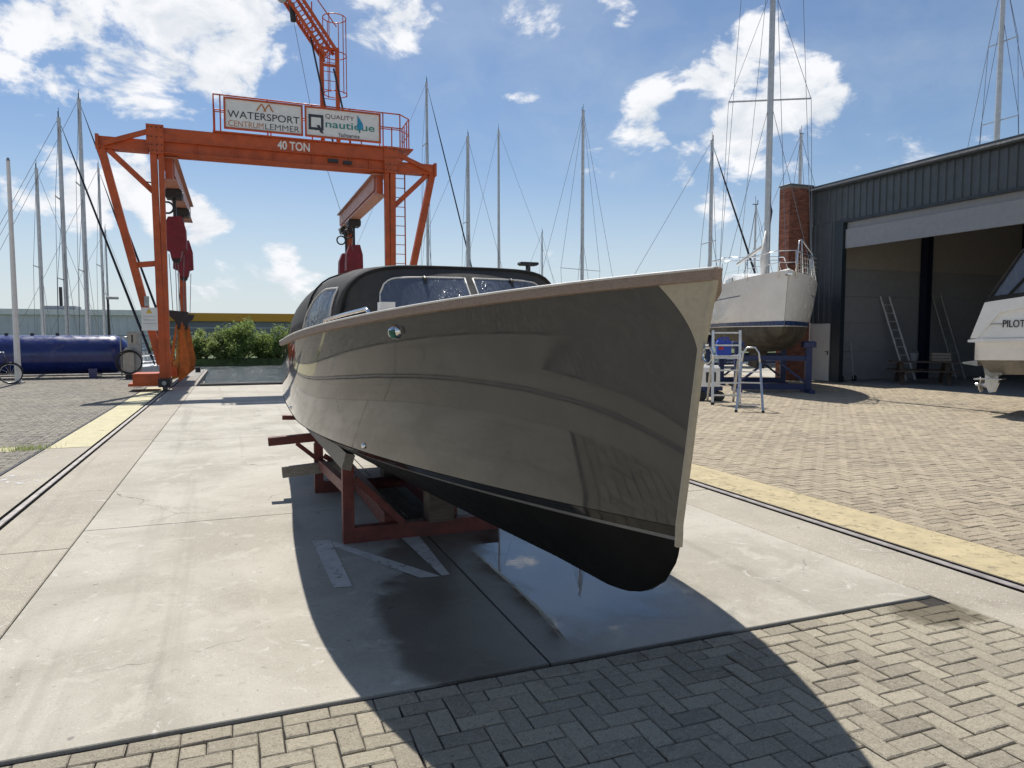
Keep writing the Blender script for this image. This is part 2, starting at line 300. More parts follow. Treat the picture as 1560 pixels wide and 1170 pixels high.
# ------------------------------------------------------------------ mesh helpers
class MB:
    def __init__(s): s.v = []; s.f = []; s.r = None
    def add(s, vs, fs):
        o = len(s.v); s.v += [tuple(x) for x in vs]; s.f += [tuple(i + o for i in f) for f in fs]; return s
    def box(s, x0, x1, y0, y1, z0, z1):
        return s.add([(x0, y0, z0), (x1, y0, z0), (x1, y1, z0), (x0, y1, z0), (x0, y0, z1), (x1, y0, z1), (x1, y1, z1), (x0, y1, z1)],
                     [(3, 2, 1, 0), (4, 5, 6, 7), (0, 1, 5, 4), (1, 2, 6, 5), (2, 3, 7, 6), (3, 0, 4, 7)])
    def cbox(s, x0, x1, y0, y1, z0, z1, c=.01):
        """box with chamfered top edges"""
        return s.add([(x0, y0, z0), (x1, y0, z0), (x1, y1, z0), (x0, y1, z0), (x0, y0, z1 - c), (x1, y0, z1 - c), (x1, y1, z1 - c), (x0, y1, z1 - c),
                      (x0 + c, y0 + c, z1), (x1 - c, y0 + c, z1), (x1 - c, y1 - c, z1), (x0 + c, y1 - c, z1)],
                     [(3, 2, 1, 0), (8, 9, 10, 11)] + [(i, (i + 1) % 4, 4 + (i + 1) % 4, 4 + i) for i in range(4)] + [(4 + i, 4 + (i + 1) % 4, 8 + (i + 1) % 4, 8 + i) for i in range(4)])
    def bar(s, p, q, w, h=None, up=(0, 0, 1)):
        h = w if h is None else h
        p = Vector(p); q = Vector(q); d = (q - p).normalized(); u = Vector(up)
        if abs(d.dot(u)) > .98: u = Vector((0, 1, 0))
        a = d.cross(u).normalized() * w / 2; b = a.cross(d).normalized() * h / 2
        vs = [c + k for c in (p, q) for k in (-a - b, a - b, a + b, -a + b)]
        return s.add(vs, [(3, 2, 1, 0), (4, 5, 6, 7)] + [(i, (i + 1) % 4, 4 + (i + 1) % 4, 4 + i) for i in range(4)])
    def tube(s, pts, r, n=8, cap=True, closed=False):
        pts = [Vector(p) for p in pts]; rs = r if isinstance(r, (list, tuple)) else [r] * len(pts)
        o = len(s.v); m = len(pts); ref = None
        for i, p in enumerate(pts):
            if closed: d = pts[(i + 1) % m] - pts[i - 1]
            else: d = pts[min(i + 1, m - 1)] - pts[max(i - 1, 0)]
            d.normalize()
            if ref is None: ref = d.orthogonal().normalized()
            ref = (ref - d * ref.dot(d)).normalized(); b = d.cross(ref)
            for k in range(n):
                t = 2 * math.pi * k / n; s.v.append(tuple(p + (ref * math.cos(t) + b * math.sin(t)) * rs[i]))
        for i in range(m if closed else m - 1):
            j = (i + 1) % m
            for k in range(n): s.f.append((o + i * n + k, o + i * n + (k + 1) % n, o + j * n + (k + 1) % n, o + j * n + k))
        if cap and not closed:
            s.f.append(tuple(o + k for k in range(n - 1, -1, -1))); s.f.append(tuple(o + (m - 1) * n + k for k in range(n)))
        return s
    def ring(s, c, r, rr, n=24, m=6, axis='z', a0=0, a1=2 * math.pi):
        full = abs(a1 - a0 - 2 * math.pi) < 1e-6; k = n if full else n + 1; pts = []
        for i in range(k):
            t = a0 + (a1 - a0) * i / n; x, y = r * math.cos(t), r * math.sin(t)
            d = {'z': (x, y, 0), 'y': (x, 0, y), 'x': (0, x, y)}[axis]; pts.append((c[0] + d[0], c[1] + d[1], c[2] + d[2]))
        return s.tube(pts, rr, m, closed=full)
    def grid(s, rows, close=False, flip=False):
        o = len(s.v); n = len(rows[0])
        for r in rows: s.v += [tuple(p) for p in r]
        for i in range(len(rows) - 1):
            for j in range(n if close else n - 1):
                q = (o + i * n + j, o + i * n + (j + 1) % n, o + (i + 1) * n + (j + 1) % n, o + (i + 1) * n + j)
                s.f.append(q[::-1] if flip else q)
        return s
    def poly(s, pts, z0, z1):
        n = len(pts)
        return s.add([(x, y, z0) for x, y in pts] + [(x, y, z1) for x, y in pts], [tuple(range(n - 1, -1, -1)), tuple(range(n, 2 * n))] + [(i, (i + 1) % n, n + (i + 1) % n, n + i) for i in range(n)])
    def prism(s, pts, a0, a1, axis='y'):
        """outline in the plane across `axis`, extruded between a0 and a1 (y: pts are x,z; x: pts are y,z)"""
        n = len(pts); g = (lambda p, a: (p[0], a, p[1])) if axis == 'y' else (lambda p, a: (a, p[0], p[1]))
        return s.add([g(p, a0) for p in pts] + [g(p, a1) for p in pts], [tuple(range(n)), tuple(range(2 * n - 1, n - 1, -1))] + [(i, n + i, n + (i + 1) % n, (i + 1) % n) for i in range(n)])
    def build(s, name, mat, parent=None, origin=None, smooth=False, rnd=None, attr='rnd', recalc=False):
        me = bpy.data.meshes.new(name)
        v = s.v if origin is None else [(a - origin[0], b - origin[1], c - origin[2]) for a, b, c in s.v]
        me.from_pydata(v, [], s.f); me.materials.append(mat)
        if recalc:
            bm = bmesh.new(); bm.from_mesh(me); bmesh.ops.recalc_face_normals(bm, faces=bm.faces); bm.to_mesh(me); bm.free()
        if smooth:
            me.shade_smooth() if smooth is True else me.set_sharp_from_angle(angle=R(smooth))
            if smooth is not True:
                me.polygons.foreach_set('use_smooth', [True] * len(me.polygons))
        if rnd is not None:
            a = me.attributes.new(attr, 'FLOAT', 'POINT'); a.data.foreach_set('value', np.asarray(rnd, dtype=np.float32))
        o = bpy.data.objects.new(name, me); COL.objects.link(o)
        if parent: o.parent = parent
        return o
def tag(o, label=None, cat=None, group=None, kind=None):
    for k, v in (('label', label), ('category', cat), ('group', group), ('kind', kind)):
        if v: o[k] = v
    return o
def thing(name, label, cat, loc=(0, 0, 0), rz=0., group=None):
    o = bpy.data.objects.new(name, None); COL.objects.link(o); o.location = loc; o.rotation_euler.z = rz; o.empty_display_size = .2
    return tag(o, label, cat, group)
def struct(name, mb, mat, **k):
    return tag(mb.build(name, mat, **k), kind='structure')
def text(body, mat, parent, x0, x1, z0, z1, y, name='lettering', depth=.004, bold=0., origin=(0, 0, 0), sp=1.0, shear=0.):
    """flat lettering in the x-z plane facing -y, fitted to the rectangle"""
    cu = bpy.data.curves.new('t', 'FONT'); cu.body = body; cu.extrude = depth; cu.size = 1; cu.offset = bold; cu.space_character = sp; cu.shear = shear
    ob = bpy.data.objects.new('t', cu); COL.objects.link(ob)
    me = bpy.data.meshes.new_from_object(ob.evaluated_get(bpy.context.evaluated_depsgraph_get()))
    bpy.data.objects.remove(ob); bpy.data.curves.remove(cu)
    n = len(me.vertices); co = np.empty(n * 3, np.float32); me.vertices.foreach_get('co', co); co = co.reshape(-1, 3)
    mn, mx = co.min(0), co.max(0); out = np.empty_like(co)
    out[:, 0] = x0 + (co[:, 0] - mn[0]) / (mx[0] - mn[0]) * (x1 - x0) - origin[0]
    out[:, 2] = z0 + (co[:, 1] - mn[1]) / (mx[1] - mn[1]) * (z1 - z0) - origin[2]
    out[:, 1] = y - co[:, 2] - origin[1]
    me.vertices.foreach_set('co', out.ravel()); me.name = name; me.materials.clear(); me.materials.append(mat); me.update()
    o = bpy.data.objects.new(name, me); COL.objects.link(o); o.parent = parent; return o
def link_copy(o, parent, loc=None):
    c = o.copy(); COL.objects.link(c); c.parent = parent
    if loc is not None: c.location = loc
    return c

# ------------------------------------------------------------------ ground, water, slab, rails
YE = 24.3                                     # end of the slab, where the dock basin begins
struct('yard_ground', MB().poly([(-400, -400), (600, -400), (600, 33), (5.7, 33), (5.7, YE), (-2.7, YE), (-2.7, 32.6), (-400, 32.6)], -2.5, -.022), SOIL)
struct('canal_water', MB().add([(-900, 20, -.9), (900, 20, -.9), (900, 1500, -.9), (-900, 1500, -.9)], [(0, 1, 2, 3)]), WATER)
struct('far_bank', MB().poly([(-1500, 66), (-40, 66), (-6, 62.5), (40, 62.5), (90, 67), (1500, 70), (1500, 2500), (-1500, 2500)], -2, -.35), GRASS)
qe = MB(); qe.cbox(-400, -2.7, 32.3, 32.75, -2, .06, .02); qe.cbox(-2.9, -2.7, YE, 32.3, -2, .03, .02); qe.cbox(5.7, 5.9, YE, 33, -2, .03, .02)
struct('quay_edge', qe, QUAYC)
struct('dock_wall', MB().box(-1.1, 4.0, YE + .012, YE + .3, -2.4, -.02), QUAYC)
tag(MB().tube([(-1.05, YE + .1, .02), (3.9, YE + .1, .02)], .07, 10).build('dock_fender', RUBBER), 'long black rubber fender along the slab end at the water', 'fender')

apron = bpy.data.objects.new('concrete_apron', None); COL.objects.link(apron); tag(apron, kind='structure')
MB().box(-2.75, 5.7, -12, YE, -.5, -.019).build('slab_bed', JOINT, apron)
g = .006
for (x0, x1) in ((-1.2, 1.4), (1.4, 3.97)):
    for (y0, y1) in ((3.112, 6.65), (6.65, 11.9), (11.9, 17.9), (17.9, YE)):
        MB().cbox(x0 + g, x1 - g, y0 + g, y1 - g, -.2, 0, .004).build('concrete_panel', CONC, apron)
strip = bpy.data.objects.new('rail_strip', None); COL.objects.link(strip); tag(strip, kind='structure')
for (x0, x1) in ((-1.85, -1.2), (3.97, 4.545)):
    for k in range(6):
        MB().cbox(x0 + .004, x1 - .004, -12 + k * 6.05 + .005, -12 + (k + 1) * 6.05 - .005, -.2, -.002, .006).build('strip_panel', STRIPC, strip)
for (x0, x1) in ((-2.53, -1.955), (4.675, 5.285)):
    for k in range(6):
        MB().cbox(x0 + .004, x1 - .004, -12 + k * 6.05 + .005, -12 + (k + 1) * 6.05 - .005, -.2, -.001, .006).build('strip_panel', STRIPC, strip)
struct('yellow_strip', MB().add([(4.69, -12, .0025), (5.275, -12, .0025), (5.275, YE, .0025), (4.69, YE, .0025)], [(0, 1, 2, 3)]), YELLOW)
struct('yellow_strip', MB().add([(-2.51, 11.7, .0025), (-1.965, 11.7, .0025), (-1.965, YE, .0025), (-2.51, YE, .0025)], [(0, 1, 2, 3)]), PALEY)
for xc in (-1.9, 4.61):
    rl = thing('crane_rail', 'sunken steel crane rail with dark grooves, %s' % ('left of the boat, leading under the crane' if xc < 0 else 'right of the boat beside the bright yellow strip'), 'rail', (xc, 0, 0), group='crane rails')
    MB().prism([(-.032, -.1), (.032, -.1), (.032, -.008), (.024, .004), (-.024, .004), (-.032, -.008)], -12, 36, 'y').build('rail_head', STEEL, rl)
    MB().box(-.075, .065, -12, 36, -.12, -.06).build('groove_bed', DARK, rl)
    for sx, w_ in (((.048, .016) if xc < 0 else (.052, .020)), ((-.05, .014))): MB().box(sx - w_, sx + w_, -12, 36, -.1, .0005).build('groove_edge', DARK, rl)
struct('edge_channel', MB().box(-2.565, -2.535, -12, YE, -.1, .003), BLACK)

# pavers -----------------------------------------------------------
PL, PW = .192, .096
def herring(x0, x1, y0, y1, keep=None):
    full, cut = [], []
    for i in range(-2, int((x1 - x0) / PW) + 3):
        for j in range(-2, int((y1 - y0) / PW) + 3):
            c = (i - j) % 4
            if c == 0: r = (x0 + i * PW, y0 + j * PW, x0 + (i + 2) * PW, y0 + (j + 1) * PW, 0)
            elif c == 3: r = (x0 + i * PW, y0 + j * PW, x0 + (i + 1) * PW, y0 + (j + 2) * PW, 1)
            else: continue
            q = (max(r[0], x0), max(r[1], y0), min(r[2], x1), min(r[3], y1))
            if q[2] - q[0] < .025 or q[3] - q[1] < .025: continue
            cx, cy = (q[0] + q[2]) / 2, (q[1] + q[3]) / 2
            if keep and not keep(cx, cy): continue
            (full if abs((q[2] - q[0]) * (q[3] - q[1]) - PL * PW) < 1e-6 else cut).append((cx, cy, q[2] - q[0], q[3] - q[1]))
    return full, cut
TOPF = [(8, 9, 10, 11)] + [(i, (i + 1) % 4, 4 + (i + 1) % 4, 4 + i) for i in range(4)] + [(4 + i, 4 + (i + 1) % 4, 8 + (i + 1) % 4, 8 + i) for i in range(4)]
def paver_verts(sx, sy, c=.005, j=.006):
    a, b = sx / 2 - j / 2, sy / 2 - j / 2
    sg = ((-1, -1), (1, -1), (1, 1), (-1, 1))
    return [(u * a, w * b, -.06) for u, w in sg] + [(u * a, w * b, -c) for u, w in sg] + [(u * (a - c), w * (b - c), 0) for u, w in sg]
def paver_mass(name, cells, parent, mat, jit=1.0):
    F = np.array(TOPF); A = np.array(cells); n = len(A)
    sg = np.array(((-1, -1), (1, -1), (1, 1), (-1, 1))); c, jn = .005, .006; V = np.empty((n, 12, 3))
    ha, hb = A[:, 2:3] / 2 - jn / 2, A[:, 3:4] / 2 - jn / 2
    for lo_, zz, ins in ((0, -.06, 0), (4, -c, 0), (8, 0, c)):
        V[:, lo_:lo_ + 4, 0] = sg[:, 0] * (ha - ins); V[:, lo_:lo_ + 4, 1] = sg[:, 1] * (hb - ins); V[:, lo_:lo_ + 4, 2] = zz
    V[:, 4:, :2] += rng.normal(0, .0009, (n, 8, 2))
    t = rng.normal(0, .010 * jit, (n, 1)); tx, ty = rng.normal(0, .007 * jit, (n, 1)), rng.normal(0, .007 * jit, (n, 1))
    V[:, :, 2] += rng.normal(0, .0018 * jit, (n, 1)) + V[:, :, 0] * ty + V[:, :, 1] * tx
    x = V[:, :, 0] * np.cos(t) - V[:, :, 1] * np.sin(t); y = V[:, :, 0] * np.sin(t) + V[:, :, 1] * np.cos(t)
    V[:, :, 0] = x + A[:, 0:1] + rng.normal(0, .0012, (n, 1)); V[:, :, 1] = y + A[:, 1:2] + rng.normal(0, .0012, (n, 1))
    n = len(cells); faces = (F[None] + np.arange(n)[:, None, None] * 12).reshape(-1, 4)
    me = bpy.data.meshes.new(name); me.from_pydata(V.reshape(-1, 3).tolist(), [], faces.tolist()); me.materials.append(mat)
    a = me.attributes.new('rnd', 'FLOAT', 'POINT'); a.data.foreach_set('value', np.repeat(rng.random(n), 12).astype(np.float32))
    o = bpy.data.objects.new(name, me); COL.objects.link(o); o.parent = parent; o['kind'] = 'stuff'; return o
PMS = {}
for mat, ori in [(m_, o_) for m_ in (PAVER, PAVERG, PAVERY) for o_ in (0, 1)]:
    for q in range(3):
        sx, sy = (PL, PW) if ori == 0 else (PW, PL)
        v = [(x + rng.normal(0, .0009), y + rng.normal(0, .0009), z) for x, y, z in paver_verts(sx, sy)]
        me = bpy.data.meshes.new('paver'); me.from_pydata(v, [], TOPF); me.materials.append(mat)
        a = me.attributes.new('rnd', 'FLOAT', 'POINT'); a.data.foreach_set('value', np.full(12, q / 3, np.float32)); PMS.setdefault(mat.name, []).append(me)
def paving(name, regions, near, extra=(), mat=PAVER):
    PM = PMS[mat.name]
    root = bpy.data.objects.new(name, None); COL.objects.link(root); tag(root, kind='structure')
    full, rest = [], list(extra)
    for (x0, x1, y0, y1, keep) in regions:
        a, b = herring(x0, x1, y0, y1, keep); full += a; rest += b
    full.sort(key=near); single, rest = full[:300], rest + full[300:]
    for (cx, cy, sx, sy) in single:
        o = bpy.data.objects.new('paver', PM[(0 if sx > sy else 3) + random.randrange(3)]); COL.objects.link(o); o.parent = root
        o.location = (cx + random.gauss(0, .0012), cy + random.gauss(0, .0012), random.gauss(0, .0018)); o.rotation_euler = (random.gauss(0, .008), random.gauss(0, .008), random.gauss(0, .011))
    if rest: paver_mass('pavers_beyond', rest, root, mat)
    return root
def infront(x, y): return x * .359 + y * .933
def view(m0, m1, dn, df):
    def k(x, y):
        d = infront(x, y); s = x * .933 - y * .359
        return dn < d < df and m0 * d - .6 < s < m1 * d + .6
    return k
soldier = [(-1.2 + PL / 2 + i * PL, 3.033, PL, PW) for i in range(26)]
VIS = view(-.73, .73, 1.6, 60)
def near_cam(c): return (0 if abs(c[0] * .933 - c[1] * .359) < .70 * infront(c[0], c[1]) and infront(c[0], c[1]) > 2.35 else 50) + math.hypot(c[0], c[1])
struct('joint_bed', MB().box(-1.2, 3.965, -7, 3.095, -.3, -.016), JOINT)
paving('herringbone_paving', [(-1.2, 3.965, -7.0, 2.982, None)], near_cam, soldier)
struct('joint_bed', MB().box(5.29, 18.9, -7, 28, -.3, -.014), JOINT)
RV = view(-.3, .80, 1.5, 30)
paving('herringbone_paving', [(5.295, 18.9, -7.0, 28.0, None)], near_cam, (), PAVERY)
struct('joint_bed', MB().box(-14.0, -2.57, -7, 32.3, -.3, -.014), JOINT)
paving('herringbone_paving', [(-14.0, -2.57, -7.0, 32.25, None)], near_cam, (), PAVERG)
struct('hangar_floor', MB().box(18.86, 40, -2, 19.4, -.3, .004), pm('hangar_concrete', (.30, .29, .27), .8, var=.15))
# painted letter on the slab
nm = MB(); z = .003
def flat(m, pts): m.add([(x, y, z) for x, y in pts], [tuple(range(len(pts)))])
flat(nm, [(.52, 5.68), (.545, 4.56), (.66, 4.54), (.655, 5.66)]); flat(nm, [(.662, 5.62), (.662, 5.46), (1.10, 4.545), (1.235, 4.53)][::-1]); flat(nm, [(1.243, 4.535), (1.30, 4.54), (1.33, 5.55), (1.18, 5.57)])
struct('painted_letter', nm, WHITEP, recalc=True)
fp = MB(); z = .0025; flat(fp, [(-2.45, 8.9), (-2.0, 8.9), (-2.0, 9.6), (-2.45, 9.6)]); struct('faded_paint_patch', fp, m_paint_worn('faded_patch', (.7, .7, .72), .52, .66, 8))
z = .004; yp = MB(); flat(yp, [(-4.6, 11.55), (-2.9, 11.55), (-2.9, 12.0), (-4.6, 12.0)]); struct('yellow_strip', yp, PALEY)
# puddle
pr = [(1.425, 3.13), (1.9, 3.125), (2.35, 3.13), (2.6, 3.25), (2.75, 3.6), (2.72, 4.1), (2.5, 4.6), (2.35, 5.2), (2.2, 5.75), (1.95, 6.0), (1.7, 5.75), (1.6, 5.3), (1.46, 4.8), (1.425, 4.2)]
c0 = (1.95, 4.2); rows = []; ed = []
for k in range(9):
    f = k / 8; row = []
    for i in range(len(pr)):
        for h in range(4):
            a, b = pr[i], pr[(i + 1) % len(pr)]; x = a[0] + (b[0] - a[0]) * h / 4; y = a[1] + (b[1] - a[1]) * h / 4
            row.append((c0[0] + (x - c0[0]) * (1 - f * .995), c0[1] + (y - c0[1]) * (1 - f * .995), .0022)); ed.append(f * 1.0)
    rows.append(row)
struct('puddle', MB().grid(rows, True), m_puddle(), rnd=ed, attr='edge')

# ------------------------------------------------------------------ the sloop on its cradle
AX, Y0, YS = 1.5, 2.0, 9.0
_zs = np.polyfit([2.0, 2.19, 2.405, 2.684, 2.872, 3.178, 3.524, 3.894, 4.414, 4.934, 5.63, 7.2, 9.0], [1.822, 1.808, 1.788, 1.766, 1.756, 1.732, 1.705, 1.676, 1.636, 1.602, 1.568, 1.54, 1.537], 4)
def zsheer(Y): return float(np.polyval(_zs, Y))
def fb(d):
    if d <= 0: return .0
    u = min(d / 3.4, 1); r = 1.14 * (1 - (1 - u) ** 2.35)
    return r if d <= 3.4 else 1.14 - .22 * ((d - 3.4) / 3.6) ** 2
def fw(d):
    if d <= 0: return 0.
    u = min(d / 4.0, 1); r = 1.04 * (1 - (1 - u) ** 1.9)
    return r if d <= 4 else 1.04 - .06 * ((d - 4) / 2.8) ** 2
ZB = .90
def ystem(zv): return float(np.interp(zv, [.53, .545, .584, .663, .767, .834, .904, 1.2, 1.555, 1.82], [2.68, 2.54, 2.413, 2.293, 2.212, 2.19, 2.19, 2.135, 2.075, 2.0]))
def zkeel(Y): return float(np.interp(Y, [2.19, 2.195, 2.212, 2.293, 2.413, 2.54, 2.68, 3.2, 3.9, 4.6, 5.4, 8.0, 9.0], [.90, .834, .767, .663, .584, .545, .526, .494, .45, .42, .41, .45, .62]))
def us(n): return [(i / n) ** 1.7 for i in range(n + 1)]
def hullpt(u, lam, side, off=0.):
    """topsides point: u 0..1 from stem to stern, lam 0 boot .. 1 sheer, side -1 starboard"""
    ysn = YS + .12 * math.sin(lam * math.pi) - .1 * (1 - lam)
    zz = ZB + (1.82 - ZB) * lam; ya = ystem(zz); Y = ya + u * (ysn - ya); d = Y - ya
    zz = ZB + (zsheer(Y) - ZB) * lam
    hb = fw(d) * (1 - lam) + fb(d) * lam + .016 * math.sin(math.pi * lam) * (1 - math.exp(-d * 1.2))
    return Vector((side * (hb + off + .005), Y, zz))
def hullpt_n(u, lam, side, off):
    p = hullpt(u, lam, side); a = hullpt(min(u + .004, 1), lam, side) - hullpt(max(u - .004, 0), lam, side); b = hullpt(u, min(lam + .01, 1), side) - hullpt(u, max(lam - .01, 0), side)
    n = a.cross(b).normalized()
    if n.x * side < 0: n = -n
    return p + n * off
SL = thing('motor_sloop', 'taupe grey open motor sloop with wooden gunwale and charcoal canopy on a red cradle', 'boat', (AX, 0, 0))
h = MB()
for sd_ in (-1, 1):
    h.grid([[hullpt(u, l / 14, sd_) for l in range(15)] for u in us(70)], flip=sd_ > 0)
h.grid([[hullpt(1, l / 14, -1) * (1 - t) + hullpt(1, l / 14, 1) * t + Vector((0, .25 * math.sin(math.pi * t), 0)) for l in range(15)] for t in [i / 12 for i in range(13)]])
hull = h.build('hull', HULL, SL, smooth=40, recalc=True)
bt = MB(); BY = [2.19 + (YS - .12 - 2.19) * (i / 70) ** 1.7 for i in range(71)]
def botpt(Y, th, side, off=0.):
    d = Y - 2.19; zk = zkeel(Y); ta = math.cos(th)
    w = fw(d) * ta + .005 + .02 * (1 - ta) * min(1, d * 2); return Vector((side * (w + off), Y, zk + (ZB - .001 - zk) * ta ** 1.25))
for sd_ in (-1, 1): bt.grid([[botpt(Y, math.pi / 2 * k / 12, sd_) for k in range(13)] for Y in BY])
bt.grid([[botpt(Y, math.pi / 2, -1), botpt(Y, math.pi / 2, 1)] for Y in BY])
bt.grid([[botpt(BY[-1], math.pi / 2 * k / 12, -1), botpt(BY[-1], math.pi / 2 * k / 12, 1)] for k in range(13)])
bt.build('bottom', ANTIF, SL, smooth=40, recalc=True)
def bband(name, z0, z1, mat, off):
    m = MB()
    for sd_ in (-1, 1):
        rows = []
        for Y in BY[1:]:
            zk = zkeel(Y); r = []
            for zz in (z0, (z0 + z1) / 2, z1):
                ta = min(1, max(0, (zz - zk) / max(ZB - .001 - zk, 1e-4))) ** .8; p = botpt(Y, math.acos(ta), sd_, off); p.z = zz; r.append(p)
            rows.append(r)
        m.grid(rows)
    return m.build(name, mat, hull if False else SL, smooth=True, recalc=True)
bband('boot_top', .899, .862, BOOT, .003); bband('boot_stripe', .862, .848, PIN, .0045)
# gunwale
gw = MB()
for sd_ in (-1, 1):
    rows = []
    for u in us(60):
        p = hullpt(u, 1, sd_); e = .017 * min(1., .25 + u * 18); iw = min(.11, abs(p.x) - .002)
        p2 = hullpt(u, 1 - .041 / (p.z - ZB), sd_); rows.append([(p2.x - sd_ * .004, p2.y, p.z - .040), (p.x + sd_ * e, p.y, p.z - .037), (p.x + sd_ * e * 1.05, p.y, p.z - .008), (p.x + sd_ * e * .8, p.y, p.z + .0), (p.x - sd_ * iw, p.y, p.z + .006)])
    gw.grid(rows)
gwo = gw.build('gunwale', TEAK, SL, smooth=35, recalc=True)
ln = MB()
for sd_ in (-1, 1): ln.tube([(hullpt(u, 1, sd_).x + sd_ * .015 * min(1., .1 + u * 18), hullpt(u, 1, sd_).y, hullpt(u, 1, sd_).z + .002) for u in us(60)], .005, 6)
ln.build('edge_trim', TRIM, gwo, smooth=True)
MB().prism([(1.990, 1.818), (1.994, 1.822), (2.05, 1.820), (2.05, 1.782), (1.998, 1.782)], -.0135, .0135, 'x').build('stem_head', TEAK, SL, recalc=True)
# cream stem band and bow wedges
sb = MB(); rows = []
for k in range(25):
    zz = .825 + (1.785 - .825) * k / 24; y = ystem(zz); rows.append([(-.0135, y + .012, zz), (-.0125, y - .002, zz), (-.008, y - .007, zz), (.008, y - .007, zz), (.0125, y - .002, zz), (.0135, y + .012, zz)])
sb.grid(rows); sb.build('stem_band', BEIGE, SL, smooth=35, recalc=True)
for sd_ in (-1, 1):
    wm = MB(); rows = []
    for k in range(25):
        t = k / 24; lam = 1 - t * .33                      # from the sheer to the tip on the stem
        ue = .0265 * (1 - t) ** 1.55
        ur = ((max(ue, 1e-4))); lt = min(lam, .985)
        rows.append([hullpt_n(.0005 + ur * j / 10, lt, sd_, .003) for j in range(11)])
    wm.grid(rows); wm.build('bow_panel', BEIGE, SL, smooth=True, recalc=True)
rg = MB(); ye = ystem(1.545) - .010
rg.ring((0, ye - .022, 1.53), .028, .0045, 20, 6, 'x'); rg.box(-.007, .007, ye - .016, ye + .01, 1.552, 1.568); rg.build('bow_eye', CHROME, SL, smooth=35)
# deck
dk = MB(); rows = []
for u in us(40):
    a, b = hullpt(u, 1, -1), hullpt(u, 1, 1)
    rows.append([a.lerp(b, t) + Vector((0, 0, -.03 + .025 * math.sin(math.pi * t))) for t in (.04, .25, .5, .75, .96)])
dk.grid(rows); dk.build('deck', pm('pale_deck', (.5, .45, .36), .6), SL, smooth=True, recalc=True)
# navigation light, fittings
def fitting(name, Yf, lam, r, mat, lens=None):
    u = 0
    for k in range(2000):
        if hullpt(k / 2000, lam, -1).y >= Yf: u = k / 2000; break
    p = hullpt_n(u, lam, -1, 0); q = hullpt_n(u, lam, -1, .04); n = (q - p).normalized(); up_ = Vector((0, 0, 1)); a = n.cross(up_).normalized(); b = a.cross(n)
    m = MB(); rows = []
    for k, (rr, oo) in enumerate(((1.25, .0), (1.25, .25), (1.0, .45), (.85, .75), (.5, .95), (.02, 1.0))):
        rows.append([p + n * (oo * r * 1.1) + (a * math.cos(t) + b * math.sin(t) * .9) * rr * r for t in [2 * math.pi * i / 20 for i in range(20)]])
    m.grid(rows, True); o = m.build(name, mat, SL, smooth=True, recalc=True)
    if lens:
        m = MB(); c = p + n * r * .72 + a * r * .55 * 0 - a * r * .3
        m.tube([c - b * r * .55, c, c + b * r * .55], [r * .5, r * .62, r * .5], 14); m.build('lens', lens, o, smooth=35)
fitting('navigation_light', 3.40, .88, .034, CHROME, pm('green_lens', (.01, .12, .08), .08))
fitting('drain_fitting', 4.25, .06, .016, CHROME); fitting('drain_fitting', 6.6, .09, .014, CHROME)
# canopy
def can_arch(Y, w, zt, zb, n=28, p=6.2):
    r = []
    for i in range(n + 1):
        a = -1 + 2 * i / n; x = math.copysign(1 - (1 - abs(a)) ** 1.9, a)
        r.append(Vector((w * x * (1 + .03 * (1 - abs(x))), Y, zb + (zt - zb) * (1 - abs(x) ** p) ** (1 / 2.5))))
    return r
st = [(4.83, .82, 2.06, 1.65), (4.95, .845, 2.085, 1.63), (5.35, .91, 2.105, 1.61), (5.9, .97, 2.10, 1.58), (6.6, 1.0, 2.07, 1.56), (7.2, 1.0, 2.02, 1.55), (7.5, .99, 1.98, 1.55)]
cn = MB(); rows = [can_arch(*s_) for s_ in st]
for i, r in enumerate(rows):
    for q in r: q.y += .30 * (abs(q.x) / .9) ** 3 * (1 if i < 2 else .6 if i == 2 else 0)
cn.grid(rows); cano = cn.build('canopy', CANVAS, SL, smooth=True, recalc=True)
sd2 = cano.modifiers.new('thick', 'SOLIDIFY'); sd2.thickness = .012
ca = MB(); ca.grid([can_arch(7.5, .992, 1.982, 1.55), can_arch(7.95, .97, 1.90, 1.55), can_arch(8.5, .92, 1.75, 1.545), can_arch(8.95, .87, 1.60, 1.54)])
ca.build('canopy_rear', CANVAS2, SL, smooth=True, recalc=True)
hem = MB(); hem.tube([q + Vector((0, -.004, 0)) for q in rows[0]], .013, 8); hem.tube([q * 1.0 + Vector((math.copysign(.006, q.x), 0, .006)) for q in rows[3]], .007, 6); hem.build('seam_piping', CANVAS2, cano, smooth=True)
front_top = rows[0]
def front(a, v):
    i = (a + 1) / 2; x = math.copysign(1, a) * abs(a); ft = None
    # locate a on the front arch by x
    xs = [q.x for q in front_top]; xx = x * xs[-1]
    for k in range(len(xs) - 1):
        if xs[k] <= xx <= xs[k + 1] + 1e-9:
            t = (xx - xs[k]) / max(xs[k + 1] - xs[k], 1e-9); ft = front_top[k].lerp(front_top[k + 1], t); break
    if ft is None: ft = front_top[-1] if a > 0 else front_top[0]
    base = Vector((.86 * a, 4.42 + .70 * a * a, 1.68)); return base.lerp(ft, v)
fm = MB(); fm.grid([[front(-1 + 2 * i / 40, v / 8) for v in range(9)] for i in range(41)]); fm.build('windscreen_fabric', CANVAS, SL, smooth=True, recalc=True)
